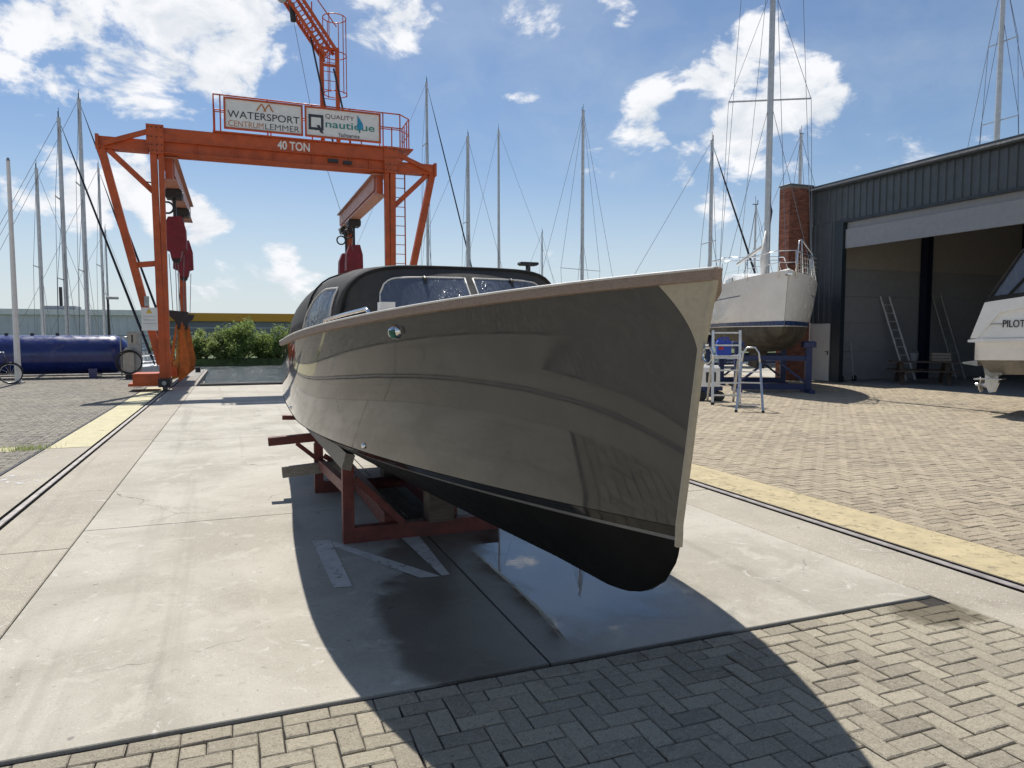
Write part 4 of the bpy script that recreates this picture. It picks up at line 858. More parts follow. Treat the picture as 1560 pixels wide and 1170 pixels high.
def sailboat(label, loc, rz, L_, B_, fr, mast_top, mast_at=.40, z0=-.9, hullm=None, near=False, spr=((.5, .9),), mr=.085, furl=SAILB, boom=True, group='sailing boats with bare masts', dr=.45, under=None, mast_lean=0.):
    S = thing('sailing_boat', label, 'sailboat', loc, rz, group)
    up, lo, sec = loft_hull(L_, B_, fr, dr, z0=z0)
    m = MB(); md = MB(); mu = MB()
    mir = lambda rows: [[(-x, y, z_) for x, y, z_ in r] for r in rows]
    for rows in (up, mir(up)): m.grid(rows)
    m.grid([up[-1], mir(up)[-1]])
    hl = m.build('hull', hullm or WHITE, S, smooth=40, recalc=True)
    for rows in (lo, mir(lo)): mu.grid(rows)
    mu.grid([lo[-1], mir(lo)[-1]]); mu.build('underbody', under or ANTIF, S, smooth=True, recalc=True)
    md.grid([[(r[0][0] * t, r[0][1], r[0][2] + .06 * (1 - t * t) - .01) for t in (-1, -.5, 0, .5, 1)] for r in up]); md.build('deck', WHITE, S, smooth=True, recalc=True)
    zd = fr * .95 + z0
    cb = MB(); cb.grid([[(w * s_, y, zd + hh) for s_, hh in ((-1, 0), (-.92, q), (-.5, q * 1.12), (.5, q * 1.12), (.92, q), (1, 0))] for y, w, q in ((L_ * .24, B_ * .10, .04), (L_ * .34, B_ * .24, .26), (L_ * .5, B_ * .28, .40), (L_ * .64, B_ * .29, .44), (L_ * .645, B_ * .29, .02))]); cbo = cb.build('cabin', WHITE, S, smooth=35, recalc=True)
    for s_ in (-1, 1): MB().box(s_ * B_ * .272 - .012, s_ * B_ * .272 + .012, L_ * .42, L_ * .58, zd + .13, zd + .27).build('cabin_window', GLASSD, cbo)
    ym = L_ * mast_at; top = mast_top
    ms = MB().tube([(0, ym, zd + .1), (0, ym + mast_lean * .5, (zd + top) / 2), (0, ym + mast_lean, top)], [mr, mr, mr * .8], 10).build('mast', MASTM, S, smooth=35)
    MB().tube([(0, ym + mast_lean, top), (.03, ym + mast_lean, top + .45)], .012, 4).bar((-.12, ym + mast_lean, top + .02), (.18, ym + mast_lean, top + .02), .04).tube([(-.10, ym + mast_lean, top + .02), (-.10, ym + mast_lean, top + .25)], .02, 5).build('masthead_gear', BLACK, ms)
    rg = MB(); wr = .011 if not near else .008; hbm = sec(mast_at)[0]
    for k, (fz, hw) in enumerate(spr):
        zz = zd + (top - zd) * fz
        MB().bar((-hw, ym + .12, zz + .03), (hw, ym + .12, zz + .03), .05, .035).build('spreader', MASTM, ms)
        for s_ in (-1, 1): rg.tube([(s_ * hbm * .93, ym + .15, zd), (s_ * hw, ym + .12, zz), (0, ym, top - .1 if k == len(spr) - 1 else zd + (top - zd) * min(1, fz + .3))], wr, 4)
    for s_ in (-1, 1): rg.tube([(s_ * hbm * .9, ym - .3, zd), (0, ym, zd + (top - zd) * .5)], wr, 4)
    rg.tube([(0, L_ - .1, zd), (0, ym + mast_lean, top)], wr, 4); rg.build('rigging', WIRE, S)
    fs0, fs1 = Vector((0, .25, zd + .12)), Vector((0, ym - .08, top - .35))
    if furl: MB().tube([fs0, fs0.lerp(fs1, .05), fs0.lerp(fs1, .35), fs0.lerp(fs1, .8), fs0.lerp(fs1, .93), fs1], [.02, .065, .055, .04, .02, .010], 8).build('furled_sail', furl, S, smooth=True)
    else: MB().tube([fs0, fs1], wr, 4).build('forestay', WIRE, S)
    if boom:
        MB().tube([(0, ym + .1, zd + 1.05), (0, ym + L_ * .36, zd + 1.0)], .07, 8).build('boom', MASTM, S, smooth=35)
        MB().tube([(0, ym + .2, zd + 1.17), (0, ym + L_ * .2, zd + 1.18), (0, ym + L_ * .35, zd + 1.1)], [.13, .14, .08], 10).build('sail_cover', SAILB if furl is SAILB else GELB, S, smooth=True)
    pl = MB()
    pts = [(-sec(.16)[0] * .9, L_ * .13, zd + .62), (-.22, .15, zd + .70), (.22, .15, zd + .70), (sec(.16)[0] * .9, L_ * .13, zd + .62)]
    pl.tube(pts, .014, 6); pl.tube([(x, y, z_ - .3) for x, y, z_ in pts], .011, 5)
    for x, y, z_ in pts: pl.tube([(x, y, zd), (x, y, z_)], .013, 5)
    pl.build('pulpit', CHROME, S, smooth=True)
    sr = MB()
    for s_ in (-1, 1):
        q = []
        for k in range(6):
            u = .16 + k * .16; x = s_ * sec(min(u, 1))[0] * .92; q.append((x, u * L_, zd + .60)); sr.tube([(x, u * L_, zd), (x, u * L_, zd + .60)], .011, 5)
        sr.tube(q, .006, 4); sr.tube([(x, y, z_ - .28) for x, y, z_ in q], .006, 4)
    sr.build('guard_rail', CHROME, S)
    return S, up, lo, sec
def moored(lab, X, Y, top, L_=9.5, rz=90, **k):
    """mast foot at X, Y; the bow points along +X when rz is 90"""
    a = R(rz); d = Vector((-math.sin(a), math.cos(a), 0)); p = Vector((X, Y, 0)) - d * L_ * k.get('mast_at', .40)
    sailboat(lab, p, a, L_, L_ * .31, .95, top, **k)
moored('sailboat behind the blue tank, second tall mast from the orange crane, dark furled sail', -7.13, 38.0, 11.3, mr=.10, spr=((.36, .95), (.68, .7)))
moored('sailboat with the tallest left mast, just left of the orange crane, dark furled sail', -6.81, 41.0, 13.05, 10.5, mr=.11, spr=((.36, 1.0), (.68, .8)))
moored('sailboat with a shorter grey mast right of the white pole, behind the tank', -9.35, 44.0, 10.15, 8.5, mr=.10, furl=None)
moored('sailboat with a thin mast between the tallest left mast and the crane strut', -6.83, 46.0, 10.8, 8.5, mr=.075)
moored('farthest small sailboat mast seen beside the crane strut on the left', -8.19, 57.0, 8.8, 7.5, mr=.07, furl=None)
moored('sailboat right behind the crane with a heavy black furled sail on its forestay', 12.34, 48.0, 18.4, 13, mr=.10, spr=((.3, 1.3), (.55, 1.1), (.78, .8)), mast_at=.38)
moored('sailboat with a thick pale mast above the middle of the sloop canopy', 13.94, 44.0, 14.0, 10.5, mr=.13, spr=((.3, .9), (.62, .7)), furl=None)
moored('sailboat with a slim mast and thin stays above the canopy, right of the thick mast', 18.18, 50.0, 16.4, 10.5, 250, mr=.095, spr=((.36, 1.9),), furl=None)
moored('sailboat with a single wide spreader mast standing over the sloop foredeck', 22.99, 46.0, 17.15, 11, 20, mr=.13, spr=((.36, 2.0),), furl=None)
moored('small distant sailboat mast just right of the dark chimney pipe', 25.1, 58.0, 10.4, 7.5, mr=.07, furl=None, spr=((.4, .7),))
def ashore(lab, X, Y, top, L_, rz, **k):
    a = R(rz); d = Vector((-math.sin(a), math.cos(a), 0)); p = Vector((X, Y, 0)) - d * L_ * .4
    S = sailboat(lab, p, a, L_, L_ * .31, 1.0, top, z0=1.6, **k)[0]
    return S
for (lab, X, Y, top, L_, rz, kw) in (('white sailboat ashore behind the bow of the big white yacht, with dark forestay', 22.77, 31.0, 11.4, 9, 80, dict(mr=.10, spr=((.42, .8),))),
                                     ('far sailboat with short dark mast between the yacht mast and the leftmost stay', 26.4, 32.0, 8.6, 7, 160, dict(mr=.06, furl=None, spr=((.5, .5),)))):
    ashore(lab, X, Y, top, L_, rz, **kw)
    c = thing('boat_stand', 'blue steel stand under the ' + ('farther white sailboat' if X < 25 else 'smallest far sailboat'), 'boat stand', (X, Y, 0), group='blue boat stands')
    for sx in (-.9, .9):
        for sy in (-1.2, 1.2): MB().bar((sx, sy, 0), (sx * .8, sy, 1.45), .12).build('post', BLUEST, c)
    for sy in (-1.2, 1.2): MB().bar((-.82, sy, .15), (.82, sy, .15), .12).build('cross_bar', BLUEST, c)
sailboat('sailboat behind the brick pillar showing only its slim mast top', (29.1, 27.5, 0), R(10), 9, 2.8, 1.0, 12.3, z0=1.2, mr=.10, spr=((.5, .8),), furl=None)
sailboat('sailboat behind the hangar whose mast rises over the roof', (29.9, 24.2, 0), R(-90), 10, 3, 1.0, 18.6, z0=1.2, mr=.13, spr=((.58, .9), (.80, .7)), furl=None)

# the big white yacht on blue stands
YL = Vector((13.2, 14.7, 0)); YA = R(-29)
S, up, lo, sec = sailboat('big white sailing yacht with blue stripes on blue stands beside the brick pillar', YL, YA, 8.0, 3.15, 1.30, 13.6, mast_at=.34, z0=1.82, near=True, spr=((.50, 1.15), (.78, .85)), mr=.09, furl=None, group='sailing boats with bare masts', dr=.75, under=UNDER, boom=False)
def band(name, t0, t1, mat, u0=0, u1=1, off=.006):
    m = MB()
    for s_ in (-1, 1):
        rows = []
        for i, r in enumerate(up):
            if not u0 <= i / (len(up) - 1) <= u1: continue
            q = []
            for t in (t0, (t0 + t1) / 2, t1):
                x = t * (len(r) - 1); k = min(int(x), len(r) - 2); a, b = Vector(r[k]), Vector(r[k + 1]); p = a.lerp(b, x - k); q.append((s_ * (p.x + off), p.y - off, p.z))
            rows.append(q)
        m.grid(rows)
    return m.build(name, mat, S, recalc=True)
band('boot_stripe', .90, .985, GELB); band('white_line', .985, .999, WHITE, off=.008); band('cove_stripe', .335, .352, GELB, .22, 1)
ST = MB(); ST.tube([(-.05, .02, 3.12), (0, -.10, 3.18), (.05, .02, 3.12)], .03, 6); ST.box(-.05, .05, -.16, .12, 3.12, 3.16); ST.build('anchor_roller', CHROME, S)
nt_ = MB()
for k in range(9): u = k / 8; x = .25 + u * .95; y = .3 + u * 1.7; nt_.tube([(x, y, 3.1), (x * .93, y, 3.75 - .1 * u)], .006, 4)
for k in range(6): z_ = 3.15 + k * .12; nt_.tube([(.25, .3, z_), (.75, 1.15, z_ - .01), (1.2, 2.0, z_ - .03)], .006, 4)
nt_.build('bow_netting', pm('netting_grey', (.45, .44, .40), .9), S)
pp_ = MB(); pp_.tube([(.22, .15, 3.1), (.30, .25, 4.0), (.45, .6, 4.08), (.9, 1.3, 3.78), (1.2, 2.0, 3.1)], .018, 6); pp_.tube([(.45, .6, 4.08), (.55, .8, 3.1)], .015, 6); pp_.tube([(.9, 1.3, 3.78), (.95, 1.4, 3.1)], .015, 6); pp_.build('folded_ladder', ALU, S, smooth=True)
ym_ = 8.0 * .34
MB().tube([(.05, ym_ + .12, 5.5), (.07, ym_ + .16, 5.2), (.05, ym_ + .12, 4.7)], [.03, .10, .05], 8).build('halyard_bundle', SAILB, S, smooth=True)
MB().tube([(-.1, ym_ - .12, 3.25), (-.12, ym_ - .14, 3.8), (-.06, ym_ - .1, 4.6)], [.07, .10, .03], 8).build('rope_coil', TRIM, S, smooth=True)
MB().tube([(0, ym_ + .1, 4.25), (-.5, 4.6, 3.85)], .055, 8).build('boom', MASTM, S, smooth=35)
MB().prism([(2.7, 1.3), (4.3, 1.3), (4.6, .62), (3.3, .58)], -.12, .12, 'x').build('keel', UNDER, S, recalc=True)
MB().tube([(-1.1, 4.6, 3.5), (-.9, 4.6, 4.05), (.9, 4.6, 4.05), (1.1, 4.6, 3.5)], .018, 6).tube([(-1.2, 6.0, 3.3), (-1.1, 6.2, 4.1), (1.1, 6.2, 4.1), (1.2, 6.0, 3.3)], .018, 6).tube([(-1.1, 6.2, 4.1), (-.9, 4.6, 4.05)], .018, 6).build('sprayhood_frame', CHROME, S, smooth=True)
ca_, sa_ = math.cos(YA), math.sin(YA)
def yl(x, y): return (YL.x + x * ca_ - y * sa_, YL.y + x * sa_ + y * ca_)
for (yy, lab) in ((1.6, 'blue steel boat stand under the bow of the big white yacht'), (4.6, 'blue steel boat stand under the middle of the big white yacht')):
    x_, y_ = yl(0, yy); c = thing('boat_stand', lab, 'boat stand', (x_, y_, 0), YA, 'blue boat stands')
    for sx in (-.95, .95):
        MB().bar((sx, 0, 0), (sx, 0, 1.32 if yy > 3 else 1.25), .16, .16).build('post', BLUEST, c); MB().cbox(sx - .16, sx + .16, -.18, .18, 1.25, 1.42, .03).build('pad', BLUEST, c)
        MB().bar((sx, -.5, .05), (sx, .5, .05), .14, .1).build('foot', BLUEST, c)
    MB().bar((-.86, 0, .16), (.86, 0, .16), .14, .16).build('cross_bar', BLUEST, c); MB().bar((-.86, 0, .95), (.86, 0, .95), .12, .14).build('cross_bar', BLUEST, c)
    for sx in (-1, 1): MB().bar((sx * .85, .02, .3), (sx * .2, .02, .82), .06, .06).build('brace', BLUEST, c)
# mid-distance clutter under the yacht: parked white motorboat hulls
for (x, y, rz, lab, mt) in ((19.5, 27.5, 70, 'small white motorboat seen under the yacht hull', WHITE), (16.0, 28.5, 95, 'small pale blue motorboat seen under the yacht hull', pm('pale_blue_gel', (.18, .36, .5), .3))):
    k = thing('motorboat', lab, 'motorboat', (x, y, 0), R(rz), 'parked small motorboats'); u2, l2, s2_ = loft_hull(5.5, 2.0, .8, .35, z0=.75)
    m = MB()
    for rows in (u2, [[(-a, b, c_) for a, b, c_ in r] for r in u2]): m.grid(rows)
    m.grid([[(r[0][0] * t, r[0][1], r[0][2]) for t in (-1, 0, 1)] for r in u2]); m.build('hull', mt, k, smooth=40, recalc=True)
    m = MB()
    for rows in (l2, [[(-a, b, c_) for a, b, c_ in r] for r in l2]): m.grid(rows)
    m.build('underbody', ANTIF, k, smooth=True, recalc=True); MB().prism([(1.8, 1.5), (2.4, 2.1), (4.2, 2.1), (4.4, 1.5)], -.7, .7, 'x').build('cuddy', GLASSD, k, recalc=True)
    for yy in (1.5, 3.8): MB().box(-.7, .7, yy - .15, yy + .15, 0, .55).build('trestle', BLUEST, k)

# aluminium steps
SF = thing('scaffold_steps', 'aluminium platform ladder carrying a blue jerrycan beside the sloop bow', 'ladder', (10.45, 13.55, 0), R(-28))
for sx in (-.30, .30):
    MB().bar((sx, -.05, 0), (sx, .05, 1.70), .055, .035).build('stile', ALU, SF); MB().bar((sx, .75, 0), (sx, .14, 1.15), .05, .03).build('rear_leg', ALU, SF)
    MB().box(sx - .035, sx + .035, -.09, -.01, 0, .06).build('foot', RUBBER, SF)
for k in range(6): MB().bar((-.27, -.03 + k * .015, .22 + k * .285), (.27, -.03 + k * .015, .22 + k * .285), .05, .035).build('rung', ALU, SF)
MB().box(-.30, .30, .04, .42, 1.10, 1.13).build('platform', ALU, SF)
JC = thing('jerrycan', 'bright blue plastic jerrycan with a red label standing on the ladder platform', 'jerrycan', (10.50, 13.73, 1.13), R(-28))
MB().prism([(-.15, 0), (.15, 0), (.16, .02), (.16, .30), (.12, .35), (-.12, .35), (-.16, .30), (-.16, .02)], -.11, .11).build('body', JERRY, JC, recalc=True)
MB().bar((-.05, 0, .40), (.10, 0, .40), .03).bar((-.05, 0, .34), (-.05, 0, .40), .03).bar((.10, 0, .34), (.10, 0, .40), .03).build('handle', JERRY, JC); MB().tube([(-.11, 0, .34), (-.11, 0, .40)], .03, 10).build('cap', JERRY, JC, smooth=35); MB().box(-.12, -.02, -.116, -.11, .13, .19).build('label_patch', pm('label_red', (.5, .02, .02), .5), JC)
MC = thing('machine_box', 'small white and black machine under the platform ladder', 'machine', (10.75, 14.6, 0), R(-20)); MB().cbox(-.22, .22, -.18, .18, .35, .85, .04).build('housing', WHITE, MC); MB().box(-.12, .12, -.19, -.179, .45, .7).build('panel', BLACK, MC); MB().bar((-.3, 0, .3), (.3, 0, .3), .3, .1).build('cart', BLUEST, MC)
for sx in (-.22, .22): MB().tube([(sx, -.2, .12), (sx, .2, .12)], .12, 14).build('wheel', RUBBER, MC, smooth=35)
MB().bar((0, 0, .1), (0, 0, .28), .3, .3).build('cart_frame', BLUEST, MC)
SP = thing('step_ladder', 'open aluminium stepladder with a rounded top hoop near the yacht', 'ladder', (10.15, 12.35, 0), R(-40))
for sx in (-.23, .23):
    MB().bar((sx * 1.15, -.45, 0), (sx * .8, .02, 1.02), .045, .028).build('stile', ALU, SP); MB().bar((sx * 1.1, .48, 0), (sx * .8, .06, 1.0), .035, .025).build('rear_leg', ALU, SP); MB().box(sx * 1.15 - .03, sx * 1.15 + .03, -.49, -.42, 0, .05).build('foot', RUBBER, SP)
for k in range(4):
    t = (k + .7) / 4.6; yy = -.45 + .47 * t; MB().box(-.21, .21, yy - .03, yy + .09, 1.02 * t - .012, 1.02 * t + .012).build('tread', ALU, SP)
MB().tube([(-.184, .02, 1.0), (-.16, .06, 1.22), (-.08, .08, 1.33), (.08, .08, 1.33), (.16, .06, 1.22), (.184, .02, 1.0)], .02, 8).build('top_hoop', ALU, SP, smooth=True)
MB().bar((-.2, .40, .25), (.2, .40, .25), .03, .02).build('rear_bar', ALU, SP)

# ------------------------------------------------------------------ hangar
HX = 18.9
HG = thing('boat_hangar', 'dark blue-grey corrugated boat hangar with half raised grey door', 'building', (HX, 10, 0))
HO = (HX, 10, 0)
def hpart(name, mat, f, parent=None, **k):
    m = MB(); f(m); return m.build(name, mat, parent or HG, origin=HO, recalc=True, **k)
def corr(y0, y1, z0, z1, step=.25):
    def f(m):
        y = y0; pts = []
        while y < y1 - 1e-6:
            for dy, dx in ((0, 0), (step * .55, 0), (step * .62, -.035), (step * .93, -.035), (step, 0)):
                if y + dy <= y1: pts.append((y + dy, dx))
            y += step
        pts.append((y1, 0)); m.grid([[(HX + dx, yy, z0) for yy, dx in pts], [(HX + dx, yy, z1) for yy, dx in pts]])
    return f
hpart('cladding', CLAD, corr(-2, 19.95, 5.38, 6.58)); hpart('cladding', CLAD, corr(18.88, 19.95, 2.0, 5.38)); hpart('cladding', CLAD, corr(-2, 1.5, 0, 5.38)); hpart('cladding', CLAD, corr(18.88, 18.96, .02, 2.0, .08))
hpart('roof_trim', CLAD, lambda m: m.box(HX - .10, HX + .2, -2, 20.0, 6.58, 6.70)); hpart('roof', GREYB, lambda m: m.box(HX + .2, 40, -2, 20.0, 6.45, 6.62))
hpart('door_frame', pm('frame_dark', (.022, .032, .042), .45), lambda m: (m.box(HX - .06, HX + .12, 18.52, 18.88, 0, 5.30), m.box(HX - .06, HX + .12, 1.5, 18.88, 5.30, 5.384), m.box(HX - .06, HX + .12, 1.5, 1.64, 0, 5.30)))
dr = hpart('door_leaf', GREYDOOR, lambda m: m.box(HX + .03, HX + .09, 1.66, 18.49, 4.45, 5.08))
hpart('door_leaf_fold', GREYDOOR, lambda m: m.box(HX + .10, HX + .16, 1.66, 18.49, 5.05, 5.30), dr)
sdoor = hpart('side_door', pm('grey_white_door', (.62, .62, .60), .5, var=.04), lambda m: m.box(HX - .05, HX + .01, 18.98, 19.88, .03, 1.98))
hpart('door_handle', BLACK, lambda m: (m.box(HX - .075, HX - .05, 19.02, 19.05, .92, 1.05), m.tube([(HX - .09, 19.03, 1.03), (HX - .09, 19.14, 1.03)], .012, 6)), sdoor)
hpart('gable_wall', WALLG, lambda m: m.box(HX + .05, 40, 19.30, 19.95, 0, 6.45))
for k, (z0, z1, mt) in enumerate(((.02, 1.02, WALLG), (1.03, 2.0, WALLG), (2.01, 2.92, WALLG), (2.93, 3.86, WALLG), (3.87, 6.2, WALLB))):
    for x0, x1 in ((HX + .12, 23.25), (23.55, 28.6), (28.9, 34)): hpart('wall_panel', mt, lambda m: m.box(x0, x1, 19.24, 19.298, z0, z1))
for x in (23.4, 28.75, 34.1):
    cl_ = hpart('steel_column', NAVY, lambda m: (m.box(x - .13, x + .13, 18.95, 19.22, 0, 5.9), ))
    hpart('haunch', NAVY, lambda m: m.prism([(x - .1, 5.9), (x + .8, 5.9), (x - .1, 4.9)], 19.0, 19.15), cl_)
hpart('roof_beam', NAVY, lambda m: m.box(HX + .3, 40, 18.95, 19.2, 5.9, 6.3))
for y in (14.2, 9.4, 4.6, 0.): hpart('roof_beam', NAVY, lambda m: m.box(HX + .3, 40, y - .15, y + .15, 5.7, 6.3))
for x in (21, 25, 29, 33): hpart('purlin', NAVY, lambda m: m.box(x - .08, x + .08, -2, 18.9, 6.3, 6.44))
hpart('back_wall', WALLG, lambda m: m.box(39.9, 40.1, -2, 19.2, 0, 6.45)); hpart('end_wall', WALLG, lambda m: m.box(HX + .1, 40, -2.1, -1.95, 0, 6.45))
hpart('gutter', pm('gutter_dark', (.03, .036, .042), .4), lambda m: m.tube([(HX - .16, -2, 6.55), (HX - .16, 19.95, 6.55)], .07, 8), smooth=35)
hpart('downpipe', pm('gutter_dark', (.03, .036, .042), .4), lambda m: m.tube([(HX - .12, 19.90, 6.5), (HX - .12, 19.90, 2.1)], .045, 8), smooth=35)
# brick pillar, bricks laid in courses
BP = thing('brick_pillar', 'tall red brick pillar at the far corner of the hangar', 'pillar', (18.42, 20.32, 0))
MB().box(-.47, .53, -.30, .20, 0, 6.74).build('core', pm('mortar', (.22, .19, .16), .9), BP)
bw_, bh_ = .215, .068; cells = []
for c_ in range(int(6.70 / bh_)):
    off = 0 if c_ % 2 else bw_ / 2
    for k in range(-1, 6):
        a, b = max(-.48, -.48 + k * bw_ + off), min(.54, -.48 + (k + 1) * bw_ + off)
        if b - a > .03: cells.append((a + .005, b - .005, -.315, -.295, c_ * bh_ + .005, (c_ + 1) * bh_ - .005))
    for k in range(-1, 3):
        a, b = max(-.31, -.31 + k * bw_ + off), min(.2, -.31 + (k + 1) * bw_ + off)
        if b - a > .03: cells.append((-.485, -.465, a + .005, b - .005, c_ * bh_ + .005, (c_ + 1) * bh_ - .005))
mass = MB(); rv = []
for i, c_ in enumerate(cells): mass.box(*c_); rv += [random.random()] * 8
o = mass.build('bricks', BRICK, BP, rnd=rv); o['kind'] = 'stuff'
MB().cbox(-.5, .56, -.33, .22, 6.74, 6.80, .02).build('coping', CLAD, BP)
# ladders, table, trolley inside
def lean(lab, x, w, top, yb, yt_, z1, mt):
    l = thing('leaning_ladder', lab, 'ladder', (x, yb, 0), 0, 'ladders leaning in the hangar'); d = Vector((top, yt_ - yb, z1))
    for s_ in (0, w): MB().bar((s_, 0, .02), Vector((s_, 0, 0)) + d, .09, .05).build('stile', mt, l)
    n = int(z1 / .28)
    for k in range(1, n): p = d * (k / n); MB().tube([p + Vector((.02, 0, 0)), p + Vector((w - .02, 0, 0))], .024, 6).build('rung', mt, l)
lean('shiny aluminium ladder leaning on the inner wall, left of the blue column', 21.75, .42, -.42, 18.35, 19.18, 2.95, pm('ladder_alu', (.62, .62, .62), .5, .15))
lean('dull double ladder leaning on the inner wall, right of the blue column', 24.2, .45, -.35, 18.35, 19.18, 3.05, pm('ladder_dull', (.34, .34, .33), .6, .1))
PT = thing('picnic_table', 'dark wooden picnic table with fixed benches just inside the hangar', 'picnic table', (20.95, 17.1, 0), R(-42))
for k in range(5): MB().cbox(-.95, .95, -.36 + k * .148, -.22 + k * .148, .70, .74, .006).build('top_board', TABLEW, PT)
for s_ in (-1, 1):
    for q in (0, 1): MB().cbox(-.95, .95, s_ * .72 - .14 + q * .145, s_ * .72 - .005 + q * .145, .42, .455, .006).build('bench_board', TABLEW, PT)
for x in (-.65, .65):
    for s_ in (-1, 1): MB().bar((x, s_ * .78, 0), (x, s_ * .22, .70), .05, .12, up=(1, 0, 0)).build('leg', TABLEW, PT)
    MB().bar((x + .06, -.84, .37), (x + .06, .84, .37), .05, .11).build('bench_bearer', TABLEW, PT)
HT = thing('hand_trolley', 'thin steel hand trolley by the hangar door jamb', 'trolley', (19.35, 18.6, 0), R(-20))
for sx in (-.18, .18): MB().tube([(sx, 0, .1), (sx, .25, 1.35)], .016, 6).build('upright', GREYM, HT)
for k in range(5): MB().tube([(-.18, .03 + k * .05, .25 + k * .26), (.18, .03 + k * .05, .25 + k * .26)], .012, 5).build('cross_bar', GREYM, HT)
for sx in (-.22, .22): MB().tube([(sx - .03, .02, .12), (sx + .03, .02, .12)], .12, 14).build('wheel', RUBBER, HT, smooth=35)
MB().box(-.2, .2, -.25, 0, .02, .035).build('toe_plate', GREYM, HT)

# ------------------------------------------------------------------ white cruiser at the right edge
PB = thing('motor_cruiser', 'white motor cruiser with canvas hood and lettered side at the right edge', 'motorboat', (14.62, 10.42, 0), R(-69.6))
HBm = 1.2
def prof(x):   # half breadth along the boat, x from the stern to the bow
    u = max(0, min(1, x / 6.2)); return HBm * (1 - max(0, (u - .55) / .45) ** 2.2) + .005
xs = [0.10, .2, .35, .6, 1, 1.6, 2.4, 3.2, 4, 4.7, 5.3, 5.8, 6.1, 6.25]
def zg(x): return 2.22 + .10 * min(x, 2) + .05 * x
hu = MB(); lowr = MB()
for s_ in (-1, 1):
    hu.grid([[(x + .0 + (.42 * (1 - t) ** 1 if x < .3 and False else 0), s_ * prof(x) * (1 - .10 * t), 1.10 + .02 * x + (1.50 - 1.10) * (1 - t)) for t in (0, .5, 1)] for x in xs])
    hu.grid([[(x + max(0, .26 - x * .6) * k, s_ * (prof(x) - .03 * k), 1.53 + .02 * x + (zg(x) - 1.53 - .02 * x) * k) for k in (0, .5, 1)] for x in xs])
    lowr.grid([[(x, s_ * prof(x) * .9 * q, 1.10 + .02 * x - .32 * (1 - q)) for q in (1, .66, .33, 0)] for x in xs])
hu.grid([[(.10 + .26 * max(0, (zz - 1.5) / .75) * .77, y, zz) for zz in (1.1, 1.5, 1.55, 2.24)] for y in (-1.2, 0, 1.2)])
ch = hu.build('hull', WHITE, PB, smooth=35, recalc=True); lowr.build('underbody', pm('cruiser_bottom', (.16, .15, .14), .4), PB, smooth=True, recalc=True)
m = MB(); m.prism([(-.02, 1.455), (.16, 1.45), (.6, 1.46), (5.5, 1.58), (5.5, 1.64), (.5, 1.53), (.16, 1.53), (-.02, 1.50)], -1.235, 1.235); m.build('rub_strake', WHITE, PB, recalc=True)
for s_ in (-1, 1): MB().prism([(.02, 1.53), (.14, 1.53), (.50, 2.02), (1.4, 2.20), (3, 2.42), (3, 2.50), (1.2, 2.36), (.34, 2.24), (.24, 2.22)], s_ * 1.205 - .03, s_ * 1.205 + .03).build('quarter_moulding', WHITE, PB, recalc=True)
MB().prism([(.1, .98), (-.15, 1.02), (-.18, 1.05), (.1, 1.10)], -1.0, 1.0).build('trim_tab', GREYM, PB, recalc=True)
hd = MB()
for s_ in (-1, 1): hd.grid([[(.26, s_ * 1.15, 2.24), (.75, s_ * .95, 3.22)], [(1.2, s_ * 1.15, 2.36), (1.3, s_ * .95, 3.32)], [(2.8, s_ * 1.1, 2.46), (2.4, s_ * .9, 3.30)]])
hd.grid([[(.26, -1.15, 2.24), (.75, -.95, 3.22)], [(.26, 1.15, 2.24), (.75, .95, 3.22)]]); hd.build('hood_window', VINYL, PB, recalc=True)
MB().grid([[(.75, -.95, 3.22), (1.3, -.95, 3.32), (2.4, -.9, 3.30)], [(.72, 0, 3.30), (1.3, 0, 3.42), (2.4, 0, 3.38)], [(.75, .95, 3.22), (1.3, .95, 3.32), (2.4, .9, 3.30)]]).build('hood_top', CANVAS, PB, smooth=True)
hs = MB()
for s_ in (-1, 1):
    hs.bar((.24, s_ * 1.17, 2.27), (3, s_ * 1.13, 2.55), .03, .12); hs.bar((.30, s_ * 1.16, 2.3), (.77, s_ * .96, 3.2), .03, .05); hs.bar((.62, s_ * 1.165, 2.36), (1.32, s_ * .96, 3.3), .02, .05)
hs.build('hood_seam', CANVAS2, PB)
text('PILOT', BLACK, ch,     .55, .90, 1.74, 1.88, -1.203, depth=.012); text('----------', GREYM, ch, .28, .55, 1.80, 1.815, -1.203, depth=.01)
dv = MB().prism([(-.05, 1.0), (.28, 1.0), (.30, .8), (.10, .72), (.0, .78)], -.14, .14).build('stern_drive', GREYM, PB, recalc=True)
MB().prism([(-.02, .78), (.22, .78), (.22, .60), (.16, .42), (.06, .40), (-.02, .58)], -.05, .05).build('drive_leg', ALU, dv, recalc=True); MB().prism([(-.20, .66), (.30, .68), (.30, .70), (-.20, .69)], -.14, .14).build('cavitation_plate', ALU, dv, recalc=True)
pp = MB()
for k in range(4): a = k * math.pi / 2 + .4; pp.prism([(-.14, .0), (-.10, .0), (-.09, .01), (-.13, .01)], -.01, .01); pp.bar((-.12, 0, .56), (-.10, .16 * math.cos(a), .56 + .16 * math.sin(a)), .02, .09)
pp.v = [(x, y, z_ if z_ > .2 else z_ + .56) for x, y, z_ in pp.v]; pp.tube([(-.2, 0, .56), (0, 0, .56)], [.03, .06], 10); pp.build('propeller', ALU, dv)
for (x, lab) in ((1.9, 'blue timber block stack under the cruiser stern'), (4.2, 'blue timber block stack under the cruiser bow')):
    ca_, sa_ = math.cos(R(-69.6)), math.sin(R(-69.6)); q = thing('block_stack', lab, 'support', (14.62 + x * ca_ - 0 * sa_, 10.42 + x * sa_, 0), R(-69.6), 'supports under the cruiser')
    for k in range(3): MB().cbox(-.2, .2, -.9, .9, k * .29, k * .29 + .285, .01).build('block', BLUEST, q)

